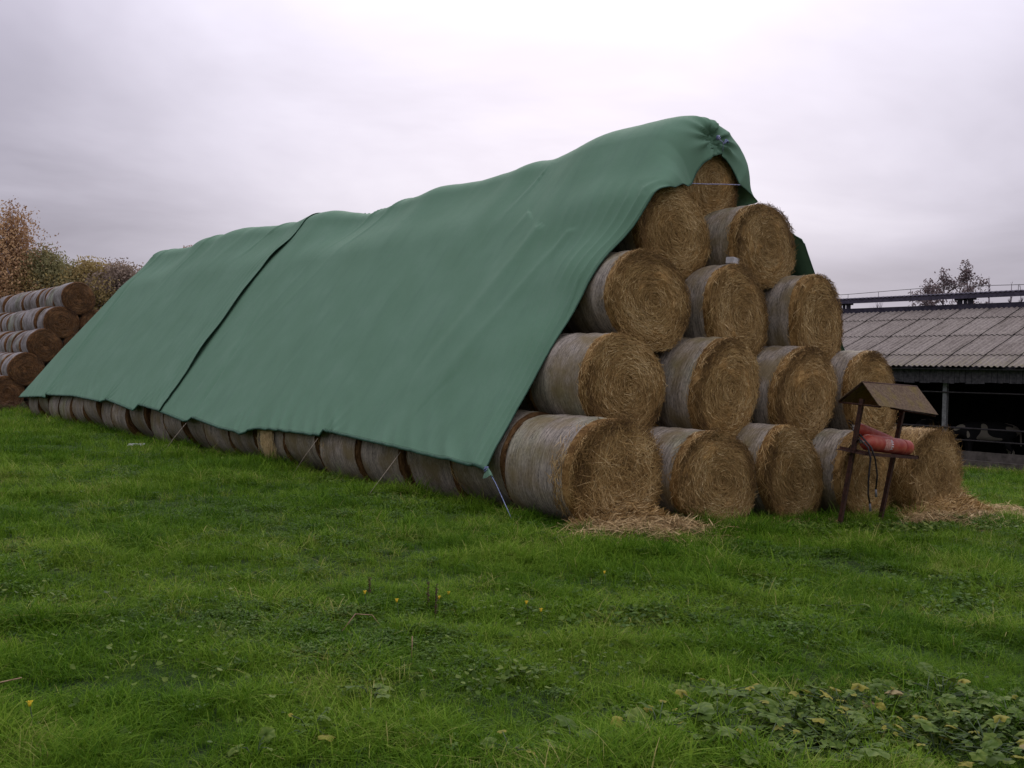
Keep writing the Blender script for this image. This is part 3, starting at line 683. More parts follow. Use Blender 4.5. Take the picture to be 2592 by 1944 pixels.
def slump(name, x, y, rx, ry, h, n, seed, label):
    g = np.random.default_rng(seed); rr = np.sqrt(g.random(n)); th = g.random(n)*2*PI; px = x+rx*rr*np.cos(th); py = y+ry*rr*np.sin(th)
    surf = h*np.clip(1-rr**1.2, 0, 1)*(1+.3*vnoise(px*3, py*3, seed)); pz = ground_z(px, py)+surf*(.55+.45*g.random(n))+.01
    an = g.random(n)*2*PI; D = np.stack([np.cos(an), np.sin(an), g.normal(-.1, .5, n)], 1); D /= np.linalg.norm(D, axis=1)[:, None]
    N = np.stack([np.cos(th)*.6, np.sin(th)*.6, np.ones(n)], 1)+g.normal(0, .3, (n, 3)); N -= D*np.sum(N*D, 1)[:, None]; N /= np.linalg.norm(N, axis=1)[:, None]
    me = ribbons(np.stack([px, py, pz], 1), D, N, .26*(.4+g.random(n)), .003+.003*g.random(n), -.03*g.random(n), np.clip(g.normal(.5, .24, n), 0, 1), name)
    return link(name, me, M_strand, label=label, kind='stuff')
slump('straw_heap', .05, -.12, .85, .42, .34, 6500, 91, 'straw slumped against the foot of the corner bale')
slump('straw_heap', 6.25, -1.12, 1.2, .6, .38, 10000, 92, 'straw slumped round the base of the unwrapped bale')
slump('straw_heap', 6.85, -.8, .6, .75, .50, 6000, 93, 'straw hanging off the right side of the unwrapped bale')
# ------------------------------------------------------------------ old pile at the left
OW, OH = 1.25, 1.2
OS = [bale_side(20+i, OW, OH) for i in range(3)]; OE = [bale_end(30+i, OW, OH, bulge=.03) for i in range(3)]
OF = face_straw(301, 900, OW, OH, messy=.5)
for me in OS: me.materials.append(M_net_old)
for me in OE: me.materials.append(M_face_old)
M_strand_old = mat_strand('old_loose_straw', [(0., (.04, .022, .012)), (.5, (.10, .06, .03)), (1., (.20, .13, .07))]); OF.materials.append(M_strand_old)
LV = ['bottom', 'second', 'third', 'fourth', 'top']; PX0 = -.35
for k in range(5):
    for i in range(5-k):
        for r_ in range(9 if i == 0 else (9 if k == 4 else 1)):
            x = PX0+.60*k+1.26*i+random.uniform(-.05, .05); y = 30.5+r_*1.22+random.uniform(-.05, .05); z = .62+gz(x, y)+.93*k+random.uniform(-.03, .03)
            if r_ == 0: lab = '%s bale of the %s layer facing out of the old brown pile' % (['leftmost', 'second', 'third', 'fourth', 'rightmost'][i], LV[k])
            else: lab = 'weathered bale %s back along the %s layer of the old pile' % (['', 'one', 'two', 'three', 'four', 'five', 'six', 'seven', 'eight'][r_], LV[k])
            t = empty('old_straw_bale', (x, y, z), (0, 0, random.uniform(-.03, .03)), label=lab, cat='straw bale', group='weathered bales of the uncovered pile'); t.rotation_mode = 'YXZ'
            t.rotation_euler = (0, random.uniform(-3, 3), random.uniform(-.04, .04))
            v = random.randrange(3); link('net_wrap', OS[v], parent=t)
            link('straw_end', OE[v], parent=t)
            if r_ == 0: link('loose_straw', OF, parent=t, kind='stuff')
litter('straw_litter', [(-1.2, 30.2, 1.2, .9, 1), (0, 29.8, 1.8, .6, 2), (-1.8, 33, .8, 3, 1)], 5000, .4, 'rotted brown straw at the foot of the old pile', mat=M_strand_old, hgt=.4, seed=8)

# ------------------------------------------------------------------ extinguisher shelter
def shelter():
    O = Vector((3.66, -1.2, gz(3.66)))
    t = empty('extinguisher_shelter', O, label='leaning rusty steel shelter with a mossy gable roof and shelf', cat='shelter')
    def W(p): return Vector(p)-O
    def angle_iron(a, b, w_=.045):
        a, b = W(a), W(b); d = (b-a); L = d.length; q = d.to_track_quat('Z', 'Y'); M = Matrix.Translation(a) @ q.to_matrix().to_4x4()
        m = MB(); m.box((0, 0, L/2), (w_, .006, L), M); m.box((w_/2, w_/2, L/2), (.006, w_, L), M); return m
    posts = [((2.96, -1.28, -.25), (3.0, -1.56, 1.62)), ((4.36, -1.09, -.3), (4.40, -1.40, 1.53))]
    for a, b in posts: link('post', angle_iron(a, b, .072).mesh('post'), M_rust, parent=t)
    for (a, b) in (((3.0, -1.22, .945), (3.0, -1.66, .90)), ((4.42, -1.2, .82), (4.42, -1.60, .79))): link('crossbar', angle_iron(a, b, .035).mesh('crossbar'), M_rust, parent=t)
    # shelf tray
    def quad_plate(c, th=.006):
        c = [W(p) for p in c]; n = (c[1]-c[0]).cross(c[2]-c[0]).normalized()*th
        m = MB(); m.add([*c, *[p-n for p in c]], [(0, 1, 2, 3), (7, 6, 5, 4), (0, 4, 5, 1), (1, 5, 6, 2), (2, 6, 7, 3), (3, 7, 4, 0)]); return m
    m = quad_plate([(2.92, -1.62, .90), (4.40, -1.60, .795), (4.62, -1.26, .80), (2.92, -1.22, .945)]); s_ = link('shelf', m.mesh('shelf'), M_rust, parent=t)
    m = quad_plate([(2.92, -1.625, .94), (2.92, -1.625, .89), (4.40, -1.605, .78), (4.40, -1.605, .82)]); link('shelf_lip', m.mesh('shelf_lip'), M_rust, parent=t)
    # roof
    A = [(2.96, -1.20, 1.59), (2.96, -1.55, 1.86), (2.96, -1.80, 1.55)]; B = [(4.42, -1.20, 1.50), (4.42, -1.55, 1.815), (4.44, -1.86, 1.42)]
    link('roof_plate', quad_plate([A[0], B[0], B[1], A[1]], -.008).mesh('roof_plate'), M_plate, parent=t)
    link('roof_plate', quad_plate([A[1], B[1], B[2], A[2]], -.008).mesh('roof_plate'), M_plate, parent=t, label='mossy roof plate facing the camera')
    for x_, q in ((3.0, A), (4.36, B)):
        pts = [W((x_, p[1], p[2]-.02)) for p in q]; m = MB(); m.tube([pts[0], pts[2]], .012, 4); m.tube([pts[0], pts[1]], .012, 4); m.tube([pts[1], pts[2]], .012, 4)
        link('gable_frame', m.mesh('gable_frame'), M_rust, parent=t)
    m = MB(); m.tube([W((2.97, -1.55, 1.845)), W((4.42, -1.55, 1.80))], .014, 5); link('ridge_bar', m.mesh('ridge_bar'), M_rust, parent=t)
shelter()
def extinguisher(a, b, r, label, hose, group='red fire extinguishers lying on the shelter shelf', print_=True):
    a, b = Vector(a), Vector(b); d = b-a; L = d.length
    t = empty('fire_extinguisher', a, label=label, cat='fire extinguisher', group=group)
    t.rotation_mode = 'QUATERNION'; t.rotation_quaternion = d.to_track_quat('X', 'Z')
    # lathe about X: valve end at x=0, foot at x=L
    prof = [(.0, .0), (.0, .3), (.02, .55), (.05, .80), (.10, .96), (.14, 1), (L*.80, 1), (L*.815, .97), (L*.82, .93)]
    def lathe(pr, nm, mat, n=28):
        U = np.linspace(0, 2*PI, n+1)[:-1]; P = np.array([[(x, r*k*math.cos(u), r*k*math.sin(u)) for (x, k) in pr] for u in U]); return link(nm, grid_mesh(nm, P, closed_u=True), mat, parent=t)
    lathe(prof, 'tank', M_red)
    lathe([(L*.82, .90), (L*.82, .99), (L*.87, .97), (L*.99, .93), (L, .80), (L*.965, .75), (L*.96, 0.)], 'foot_skirt', M_red)
    m = MB(); m.tube([(0.01, 0, 0), (-.06, 0, 0)], [.022, .018], 8); m.tube([(-.06, 0, .0), (-.10, .0, .0)], [.028, .024], 8); link('valve', m.mesh('valve'), M_brass, parent=t)
    m = MB(); m.tube([(-.07, 0, .02), (-.12, 0, .05), (-.20, .01, .065)], .008, 5); m.tube([(-.07, 0, -.01), (-.12, 0, .01), (-.19, .01, .03)], .008, 5); link('lever', m.mesh('lever'), M_black, parent=t)
    if print_:
        # faded label band with white lettering strokes, curved round the tank
        def patch(x0, x1, a0, a1, nm, mat, rr=1.012):
            X = np.linspace(x0, x1, 3); A_ = np.linspace(a0, a1, 9); P = np.array([[(x, -r*rr*math.cos(q), r*rr*math.sin(q)) for q in A_] for x in X])
            return link(nm, grid_mesh(nm, P), mat, parent=t)
        m2 = simple('faded_label', (.42, .12, .09), (.62, .36, .28), 40); patch(L*.32, L*.44, -.75, .75, 'label', m2)
        x0 = L*.45
        patch(x0, x0+.014, -.62, .68, 'print', M_white)
        for q in (-.55, -.25, .05, .35): patch(x0+.014, x0+.058, q, q+.13, 'print', M_white)
        patch(x0+.014, x0+.058, .6, .68, 'print', M_white)
    hm = MB(); inv = (Matrix.Translation(a) @ t.rotation_quaternion.to_matrix().to_4x4()).inverted()
    hm.tube([inv @ Vector(p) for p in hose], .012, 6); link('hose', hm.mesh('hose'), M_black, parent=t)
    nm_ = MB(); q0, q1 = Vector(hose[-1]), Vector(hose[-1])+Vector((.02, 0, -.10)); nm_.tube([inv @ q0, inv @ q1], [.013, .017], 7); link('nozzle', nm_.mesh('nozzle'), M_post, parent=t)
extinguisher((3.16, -1.48, 1.05), (4.38, -1.46, .935), .112, 'front red fire extinguisher with a faded white printed label', [(3.02, -1.47, 1.05), (2.95, -1.54, 1.10), (2.96, -1.66, 1.0), (2.98, -1.69, .85), (2.96, -1.68, .6), (2.98, -1.67, .38), (3.03, -1.67, .26)])
extinguisher((3.36, -1.25, 1.22), (4.46, -1.25, .95), .090, 'rear fire extinguisher tilted against the front one, foot end lower', [(3.27, -1.25, 1.23), (3.12, -1.35, 1.20), (3.02, -1.52, 1.14), (3.0, -1.68, 1.0), (3.08, -1.70, .84), (3.16, -1.69, .62), (3.15, -1.68, .44)], print_=False)

# ------------------------------------------------------------------ barn
def barn():
    BX = 21.1; GZ = -.74; Y0, Y1 = -14., 34.; EZ = 2.50; RX = 27.2; RZ = 4.68
    t = empty('cattle_barn', (BX, 8, GZ), label='long low cattle barn with a corrugated cement roof and open dark side', cat='barn')
    OV = Vector((BX, 8, GZ))
    sl = Vector((RX-BX, 0, RZ-EZ)); SLEN = sl.length; ang = math.atan2(sl.z, sl.x); NR = 6; SW = 1.06; SH = SLEN/NR
    # one corrugated sheet: 6 waves
    wv = 6; nx = wv*6+1; ys = np.linspace(0, SW-.028, nx+2); xs = np.array([0, SH+.09])
    Pt = np.array([[(x, y, .026*math.cos(2*PI*y/(SW/wv))+.018*(1-x/xs[1])) for x in xs] for y in ys])
    sheet = grid_mesh('roof_sheet', Pt, smooth=True); sheet.materials.append(M_asb)
    cnt = 0
    ncol = int((Y1-Y0)/SW)
    for side in (0, 1):
        for j in range(NR):
            for i in range(ncol):
                y = Y0+i*SW
                if side == 1: 
                    continue
                if y > 24: continue
                b = Vector((BX-.35, y, EZ-.12))+Vector((math.cos(ang), 0, math.sin(ang)))*(SH*j)
                o = link('roof_sheet', sheet, parent=t, loc=b-OV+Vector((0, 0, .022*(j % 2)+.02)), rot=(random.uniform(-.003, .003), -ang-.008, random.uniform(-.004, .004)))
                o.scale = (1.055, 1, 1); cnt += 1
    # plain slabs: far side of the roof and the left run hidden behind the stack
    def part(name, mb, mat, parent=t, **k): return link(name, mb.mesh(name), mat, parent=parent, **k)
    def P(x, y, z): return (x-BX, y-8, z-GZ)
    def slab(name, c, mat, th=.04, **k):
        c = [Vector(P(*p)) for p in c]; n = (c[1]-c[0]).cross(c[2]-c[0]).normalized()*th; m = MB()
        m.add([*c, *[p-n for p in c]], [(0, 1, 2, 3), (7, 6, 5, 4), (0, 4, 5, 1), (1, 5, 6, 2), (2, 6, 7, 3), (3, 7, 4, 0)]); return part(name, m, mat, **k)
    slab('roof_underlay', [(BX-.22, Y0+.1, EZ-.19), (BX-.22, Y1, EZ-.19), (RX, Y1, RZ-.19+.02), (RX, Y0+.1, RZ-.19+.02)], M_darkwood, .03)
    slab('rear_roof', [(RX+.6, Y0, RZ+.04), (RX+.6, Y1, RZ+.04), (2*RX-BX+.9, Y1, EZ-.12), (2*RX-BX+.9, Y0, EZ-.12)], M_asb, .05)
    # ridge vent: upstand, posts, raised cap
    m = MB(); m.box(P(RX+.05, (Y0+Y1)/2, RZ+.07), (.05, Y1-Y0, .24)); part('ridge_upstand', m, M_ridge)
    m = MB(); m.box(P(RX+.6, (Y0+Y1)/2, RZ+.05), (.05, Y1-Y0, .12)); part('ridge_upstand', m, M_ridge)
    ysr = np.arange(Y0, Y1, .0443); prof = []
    for y in ysr: zz = .02*math.cos(2*PI*y/.177); prof.append([P(RX-.22, y, RZ+.55+zz), P(RX+.32, y, RZ+.63+zz), P(RX+.86, y, RZ+.55+zz)])
    cap = grid_mesh('ridge_cap', np.array(prof)); o = link('ridge_cap', cap, M_ridge, parent=t); md = o.modifiers.new('thick', 'SOLIDIFY'); md.thickness = .012
    m = MB(); m.box(P(RX-.18, (Y0+Y1)/2, RZ+.455), (.04, Y1-Y0, .15)); part('ridge_cap_board', m, M_ridge)
    yy = 8.3
    for y in np.arange(yy-20, Y1, 5.0):
        m = MB(); m.box(P(RX+.1, y-.2, RZ+.33), (.09, .16, .34)); m.box(P(RX+.1, y+.2, RZ+.33), (.09, .16, .34)); m.box(P(RX+.1, y, RZ+.42), (.08, .8, .16)); m.box(P(RX+.1, y, RZ+.33), (.08, .1, .34)); part('ridge_bracket', m, M_ridge)
    # fascia boards below the eave: uneven short planks
    y = Y0+.2
    while y < 24:
        w_ = random.uniform(.14, .22); h_ = .42+random.uniform(-.03, .03); m = MB(); m.box(P(BX+.02+random.uniform(-.01, .01), y+w_/2, EZ-.18-h_/2), (.022, w_-.012, h_)); part('fascia_board', m, M_darkwood); y += w_
    m = MB(); m.box(P(BX+.08, (Y0+Y1)/2, EZ-.45), (.08, Y1-Y0, .16)); part('eave_beam', m, M_darkwood)
    # posts, back and end walls, floor, kerb, trough lip
    for y in np.arange(6.15-15, Y1, 5.0):
        m = MB(); m.box(P(BX+.35, y, (EZ+GZ)/2-.1), (.13, .012, EZ-GZ-.2)); m.box(P(BX+.29, y, (EZ+GZ)/2-.1), (.012, .13, EZ-GZ-.2)); m.box(P(BX+.41, y, (EZ+GZ)/2-.1), (.012, .13, EZ-GZ-.2)); part('post', m, M_post)
    RB = 2*RX-BX
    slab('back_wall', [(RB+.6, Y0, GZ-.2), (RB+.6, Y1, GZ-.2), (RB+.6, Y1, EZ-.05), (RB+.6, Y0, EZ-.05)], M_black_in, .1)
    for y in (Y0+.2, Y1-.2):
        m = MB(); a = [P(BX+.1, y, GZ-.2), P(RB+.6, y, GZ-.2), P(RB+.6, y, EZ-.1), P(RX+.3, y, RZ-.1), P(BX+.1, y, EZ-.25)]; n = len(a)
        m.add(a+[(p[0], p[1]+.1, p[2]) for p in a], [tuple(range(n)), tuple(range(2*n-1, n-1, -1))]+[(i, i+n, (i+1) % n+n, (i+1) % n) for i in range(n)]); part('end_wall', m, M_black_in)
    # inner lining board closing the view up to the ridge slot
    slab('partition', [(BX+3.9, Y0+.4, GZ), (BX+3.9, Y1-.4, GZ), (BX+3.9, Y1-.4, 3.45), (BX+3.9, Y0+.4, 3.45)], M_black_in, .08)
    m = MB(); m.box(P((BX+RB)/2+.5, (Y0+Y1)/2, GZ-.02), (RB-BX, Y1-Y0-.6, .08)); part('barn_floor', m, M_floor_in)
    m = MB(); m.box(P(BX-.42, (Y0+Y1)/2, GZ+.13), (.22, Y1-Y0, .34)); part('kerb', m, M_conc)
    m = MB(); m.box(P(BX+.32, (Y0+Y1)/2, GZ+.24), (.12, Y1-Y0, .56)); part('trough_wall', m, M_conc)
    m = MB(); m.box(P(BX-.05, (Y0+Y1)/2, GZ+.06), (.6, Y1-Y0, .14)); part('trough_floor', m, M_conc)
    for z, r in ((1.60, .022), (.49, .028), (.12, .024)):
        m = MB(); m.tube([P(BX+.24, Y0+.3, z), P(BX+.24, Y1-.3, z)], r, 8); part('rail', m, M_rail)
    # lightning wire with its stand-offs above the ridge
    m = MB(); pts = []
    for y in np.arange(Y0, Y1+.1, 1.0): pts.append(P(RX+.3, y, 5.53+.05*math.cos((y-9.4)/5*PI)))
    tw = empty('lightning_wire', P(RX+.3, 8, RZ+.5)); tw.parent = t; m2 = MB(); off = Vector(P(RX+.3, 8, RZ+.5))
    m2.tube([Vector(p)-off for p in pts], .011, 4); link('wire', m2.mesh('wire'), M_rail, parent=tw)
    for y in np.arange(Y0+1.6, Y1, 1.35):
        m3 = MB(); m3.tube([Vector(P(RX+.3, y, RZ+.5))-off, Vector(P(RX+.3, y, 5.53+.05*math.cos((y-9.4)/5*PI)))-off], .010, 4); link('wire_holder', m3.mesh('wire_holder'), M_rail, parent=tw)
    return t
barn()

# cows in the barn
def cow(name, loc, rz, label, head_down=.2, seed=0., pale=.5):
    m_, t = new_mat('cow_hide'); co = objco(t); a = t.noise(t.n('ShaderNodeVectorMath', {0: co, 1: (seed, seed*2, 0)}, operation='ADD').outputs[0], 1.5, 1., .4)
    f = t.math('GREATER_THAN', a, pale); c = t.mix(f, (.24, .21, .16), (.008, .007, .007)); finish(t, c, .8, t.noise(co, 60.), .1, .01)
    V = []; E_ = []; R_ = []
    def add(p, r, par=None):
        V.append(p); R_.append(r)
        if par is not None: E_.append((par, len(V)-1))
        return len(V)-1
    # facing -X in local coordinates
    b0 = add((0, 0, 1.02), (.30, .36)); b1 = add((-.45, 0, 1.0), (.29, .35), b0); b2 = add((.45, 0, 1.04), (.29, .33), b0); b3 = add((.80, 0, 1.10), (.22, .24), b2)
    sh = add((-.75, 0, 1.06), (.22, .27), b1); nk = add((-1.0, 0, 1.16-head_down*.3), (.13, .19), sh); nk2 = add((-1.22, 0, 1.22-head_down), (.10, .15), nk)
    hd = add((-1.38, 0, 1.24-head_down*1.3), (.115, .13), nk2); mz = add((-1.56, 0, 1.06-head_down*1.4), (.085, .085), hd); mz2 = add((-1.66, 0, .95-head_down*1.4), (.085, .07), mz)
    for s in (-1, 1):
        e = add((-1.34, s*.12, 1.30-head_down*1.3), (.035, .03), hd); e2 = add((-1.32, s*.26, 1.28-head_down*1.3), (.03, .05), e)
        l0 = add((-.62, s*.20, .72), (.10, .13), b1); l1 = add((-.60, s*.19, .42), (.06, .065), l0); l2 = add((-.61, s*.19, .10), (.042, .045), l1); l3 = add((-.64, s*.19, .0), (.055, .06), l2)
        h0 = add((.62, s*.20, .75), (.11, .17), b2); h1 = add((.52, s*.20, .55), (.075, .10), h0); h2 = add((.72, s*.20, .38), (.05, .055), h1); h3 = add((.66, s*.20, .10), (.042, .045), h2); h4 = add((.62, s*.20, .0), (.055, .06), h3)
    tl = add((.97, 0, 1.0), (.03, .03), b3); tl2 = add((1.0, 0, .55), (.03, .03), tl)
    me = bpy.data.meshes.new(name); me.from_pydata(V, E_, [])
    o = bpy.data.objects.new(name, me); COL.objects.link(o); me.materials.append(m_)
    sk = o.modifiers.new('skin', 'SKIN'); sk.use_smooth_shade = True
    for i, v in enumerate(me.skin_vertices[0].data): v.radius = R_[i]
    me.skin_vertices[0].data[0].use_root = True
    o.modifiers.new('sub', 'SUBSURF').levels = 2; o.modifiers['sub'].render_levels = 2
    o.location = loc; o.rotation_euler = (0, 0, rz); tag(o, label, 'cow', 'cows standing in the barn'); return o
cow('cow', (23.5, 7.75, -.70), .25, 'black and white cow with lowered head left of the barn post', .42, 1.3, .44)
cow('cow', (23.7, 5.75, -.70), -.9, 'black and white cow with a pale face right of the barn post', .52, 5.1, .43)

# ------------------------------------------------------------------ trees
def tree(name, loc, h, rad, label, leaf_mat, bark, nleaf, leaf=.16, seed=0, weep=0., limbs=9, crown_lo=.25, clump=.55, group='trees beyond the old bale pile', twigs=3, shape=1.0, bare=0.):
    g = random.Random(seed); gn = np.random.default_rng(seed+5)
    t = empty(name, loc, label=label, cat='tree', group=group)
    tr = MB(); br = MB(); tips = []
    top = Vector((g.uniform(-.3, .3), g.uniform(-.3, .3), h*.93)); pts = [Vector((0, 0, -.2)), Vector((g.uniform(-.1, .1), 0, h*.3)), Vector((g.uniform(-.2, .2), g.uniform(-.2, .2), h*.65)), top]
    tr.tube(pts, [h*.018, h*.014, h*.008, h*.002], 7)
    def along(f):
        f *= 3; i = min(int(f), 2); return pts[i].lerp(pts[i+1], f-i)
    for i in range(limbs):
        f = crown_lo+(1-crown_lo)*((i+g.random()*.7)/limbs)*.95; b = along(f); a = i*2.4+g.random()
        env = math.sin(min(1, (f-crown_lo)/(1-crown_lo)*.85+.25)*PI)**.7*rad*g.uniform(.7, 1.1)
        e = b+Vector((math.cos(a)*env, math.sin(a)*env, env*(.75-.2*shape)*g.uniform(.5, 1.2))); mid = b.lerp(e, .5)+Vector((0, 0, env*.12))
        br.tube([b, mid, e], [h*.006, h*.004, h*.0015], 5); tips += [(mid, .7), (e, 1.)]
        for j in range(twigs):
            st = b.lerp(e, g.uniform(.35, 1)); d = Vector((g.uniform(-1, 1), g.uniform(-1, 1), g.uniform(.1, 1.1)-weep*1.6)).normalized()*env*g.uniform(.3, .7); q = st+d
            br.tube([st, st.lerp(q, .5)+Vector((0, 0, .1)), q], [h*.003, h*.002, h*.0008], 4); tips.append((q, .8))
    tips.append((top, .6))
    link('trunk', tr.mesh('trunk'), bark, parent=t); link('branches', br.mesh('branches'), bark, parent=t)
    if nleaf:
        c = gn.integers(0, len(tips), nleaf); base = np.array([tuple(p[0]) for p in tips])[c]; sp = np.array([p[1] for p in tips])[c]*clump*rad*.5
        n = np.clip(gn.normal(0, 1, (nleaf, 3)), -1.7, 1.7)*sp[:, None]*np.array([.6, .6, .5 if not weep else .9]); n[:, 2] -= weep*np.abs(gn.normal(0, 1, nleaf))*sp*1.1
        P = base+n; ctint = gn.random(len(tips))[c]
        D = gn.normal(0, 1, (nleaf, 3)); D /= np.linalg.norm(D, axis=1)[:, None]; N = gn.normal(0, 1, (nleaf, 3)); N -= D*np.sum(N*D, 1)[:, None]; N /= np.linalg.norm(N, axis=1)[:, None]
        me = ribbons(P, D, N, leaf*(.6+.8*gn.random(nleaf)), leaf*.32*(.7+.6*gn.random(nleaf)), leaf*.1*gn.normal(0, 1, nleaf), np.clip(ctint*.65+.35*gn.random(nleaf), 0, 1), 'crown')
        me.materials.append(leaf_mat); link('crown', me, parent=t)
    else:
        fm = MB()
        for p, _ in tips:
            for j in range(5):
                d = Vector((g.uniform(-.5, .5), g.uniform(-.5, .5), g.uniform(.4, 1.3)))*rad*.6; fm.tube([p, p+d*.5, p+d], [.010, .007, .003], 3)
        link('crown', fm.mesh('crown'), bark, parent=t)
    return t
L_birch = mat_leaf('rusty_birch_leaf', [(0., (.25, .145, .085)), (.5, (.45, .285, .15)), (1., (.62, .42, .21))], .3)
L_olive = mat_leaf('olive_leaf', [(0., (.16, .15, .080)), (.5, (.30, .28, .13)), (1., (.45, .41, .19))], .3)
L_yellow = mat_leaf('yellowing_leaf', [(0., (.22, .16, .080)), (.5, (.40, .31, .12)), (1., (.56, .45, .17))], .3)
L_dark = mat_leaf('dark_autumn_leaf', [(0., (.09, .07, .075)), (.5, (.16, .12, .12)), (1., (.26, .20, .18))], .25)
L_mauve = mat_leaf('mauve_brown_leaf', [(0., (.18, .14, .12)), (.5, (.32, .25, .19)), (1., (.46, .36, .26))], .25)
def T(px, depth):      # ground point below an image column, used once to lay out the far trees
    d = FW+R1*((px-1296)/2399.4); d = Vector((d.x, d.y, 0)); d /= math.sqrt(d.x**2+d.y**2); p = CAM+d*depth; return (p.x, p.y, gz(p.x, p.y))
far_l = [
 ('birch_tree', -60, 60, 11.5, 3.0, 'rust coloured weeping birch just outside the left edge', L_birch, M_birch, .8, 1),
 ('birch_tree', 14, 62, 11.4, 2.7, 'tall rust coloured birch with drooping twigs at the left edge', L_birch, M_birch, .8, 2),
 ('bush_tree', 62, 66, 9.0, 2.3, 'brown leaved shrubby tree right of the tall birch', L_birch, M_bark, .3, 3),
 ('bush_tree', 112, 62, 9.0, 2.5, 'rounded olive green tree above the middle of the old pile', L_olive, M_bark, 0, 4),
 ('bush_tree', 165, 66, 8.3, 2.5, 'low olive green tree behind the top bale of the old pile', L_olive, M_bark, 0, 5),
 ('bush_tree', 215, 61, 8.4, 2.6, 'yellowing round tree right of the olive tree', L_yellow, M_bark, 0, 6),
 ('bush_tree', 262, 64, 8.3, 2.5, 'yellowing tree with bare twigs beside the tarp', L_yellow, M_bark, 0, 7),
 ('bush_tree', 305, 60, 8.4, 2.4, 'purple brown thinning tree touching the far end of the tarp', L_mauve, M_bark, 0, 8),
 ('bush_tree', 350, 62, 7.8, 2.4, 'brown tree mostly hidden by the far end of the tarp', L_birch, M_bark, 0, 9),
 ('bush_tree', 480, 62, 10.0, 2.0, 'orange leaved tree whose tip peeps over the tarp ridge', L_birch, M_bark, 0, 12),
]
for (nm, px, dep, h, r, lab, lm, bk, wp, sd) in far_l:
    tree(nm, T(px, dep), h, r, lab, lm, bk, 16000 if nm == 'bush_tree' else 20000, .12, sd, weep=wp, limbs=15, crown_lo=.12, clump=.8, shape=.4)
M_twig = simple('grey_twig_bark', (.12, .10, .11), (.22, .19, .20), 9, .9)
far_r = [
 ('shrub_tree', 2222, 78, 9.6, 1.5, 'small bare twiggy tree left behind the barn ridge', None, 21),
 ('leafy_tree', 2330, 74, 10.3, 2.2, 'dark leaved tree standing left behind the barn ridge', L_dark, 22),
 ('leafy_tree', 2385, 76, 11.4, 2.0, 'taller dark leaved tree in the middle behind the barn ridge', L_dark, 23),
 ('leafy_tree', 2440, 75, 11.8, 1.8, 'dark leaved tree with a high tip behind the ridge bracket', L_dark, 24),
 ('poplar_tree', 2505, 84, 12.5, .45, 'slender bare poplar, left of the three behind the barn', None, 25),
 ('poplar_tree', 2545, 86, 12.2, .45, 'slender bare poplar, middle of the three behind the barn', None, 26),
 ('poplar_tree', 2578, 84, 11.8, .45, 'slender bare poplar at the right edge behind the barn', None, 27),
]
for (nm, px, dep, h, r, lab, lm, sd) in far_r:
    tree(nm, T(px, dep), h+(.4 if lm else -.6), r, lab, lm, M_twig, 2400 if lm else 0, .13, sd, limbs=14, crown_lo=.3, clump=.5, shape=.3, group='trees behind the barn', twigs=2)
# far hedge line behind the barn that shows through the vent slot
def hedge(x0, y0, x1, y1, h, n, seed, label, mat):
    g = np.random.default_rng(seed); u = g.random(n); P = np.stack([x0+(x1-x0)*u+g.normal(0, 1.5, n), y0+(y1-y0)*u+g.normal(0, 1.5, n), np.zeros(n)], 1)
    top = h*(.72+.28*vnoise(u*(abs(y1-y0)+abs(x1-x0))/4, 1.)); P[:, 2] = ground_z(P[:, 0], P[:, 1])+top*g.random(n)**.7
    D = g.normal(0, 1, (n, 3)); D[:, 2] += .8; D /= np.linalg.norm(D, axis=1)[:, None]; N = g.normal(0, 1, (n, 3)); N -= D*np.sum(N*D, 1)[:, None]; N /= np.linalg.norm(N, axis=1)[:, None]
    me = ribbons(P, D, N, .5+.5*g.random(n), .10+.08*g.random(n), 0*u, g.random(n), 'far_hedge'); link('far_hedge', me, mat, label=label, kind='stuff')
hedge(-45, 95, 45, 66, 5.5, 26000, 41, 'distant autumn hedge closing the field behind the old pile', L_birch)
hedge(60, 48, 66, 10, 8.2, 9000, 42, 'grey thicket behind the barn', L_dark)

# ------------------------------------------------------------------ grass
SRC = bpy.data.collections.new('grass_source')
def tuft(seed, nb, h, spread, wd, droop=.5):
    g = np.random.default_rng(seed); V = []; F = []; C_ = []; b = 0
    for i in range(nb):
        a = g.random()*2*PI; o = np.array([math.cos(a), math.sin(a), 0])*spread*math.sqrt(g.random()); an = g.random()*2*PI; d = np.array([math.cos(an), math.sin(an), 0]); s = np.array([-d[1], d[0], 0])
        hh = h*(.45+.75*g.random()); dr = droop*(.3+g.random()); tt = g.random(); w0 = wd*(.7+.6*g.random())
        for k, u in enumerate((0, .4, .75, 1)):
            c = o+d*hh*dr*u*u+np.array([0, 0, hh*(u-.35*dr*u*u)]); ww = w0*(1-.85*u)
            V += [c-s*ww, c+s*ww]; C_ += [tt*.7+.3*u]*2
        F += [(b+2*k, b+2*k+1, b+2*k+3, b+2*k+2) for k in range(3)]; b += 8
    me = soup('grass_tuft', np.array(V), np.array(F), np.array(C_)); me.materials.append(M_grass); o = bpy.data.objects.new('grass_tuft_%02d' % seed, me); SRC.objects.link(o); return o
for i in range(10): tuft(i, 10, .11+.010*i, .055, .0030+.00025*i, .5+.11*i)
for i in range(10, 13): tuft(i, 20, .17+.03*(i-10), .06, .0038, 1.3)
M_clover = mat_leaf('clover_leaf', [(0., (.025, .058, .010)), (.5, (.062, .125, .018)), (1., (.13, .20, .035))], .2)
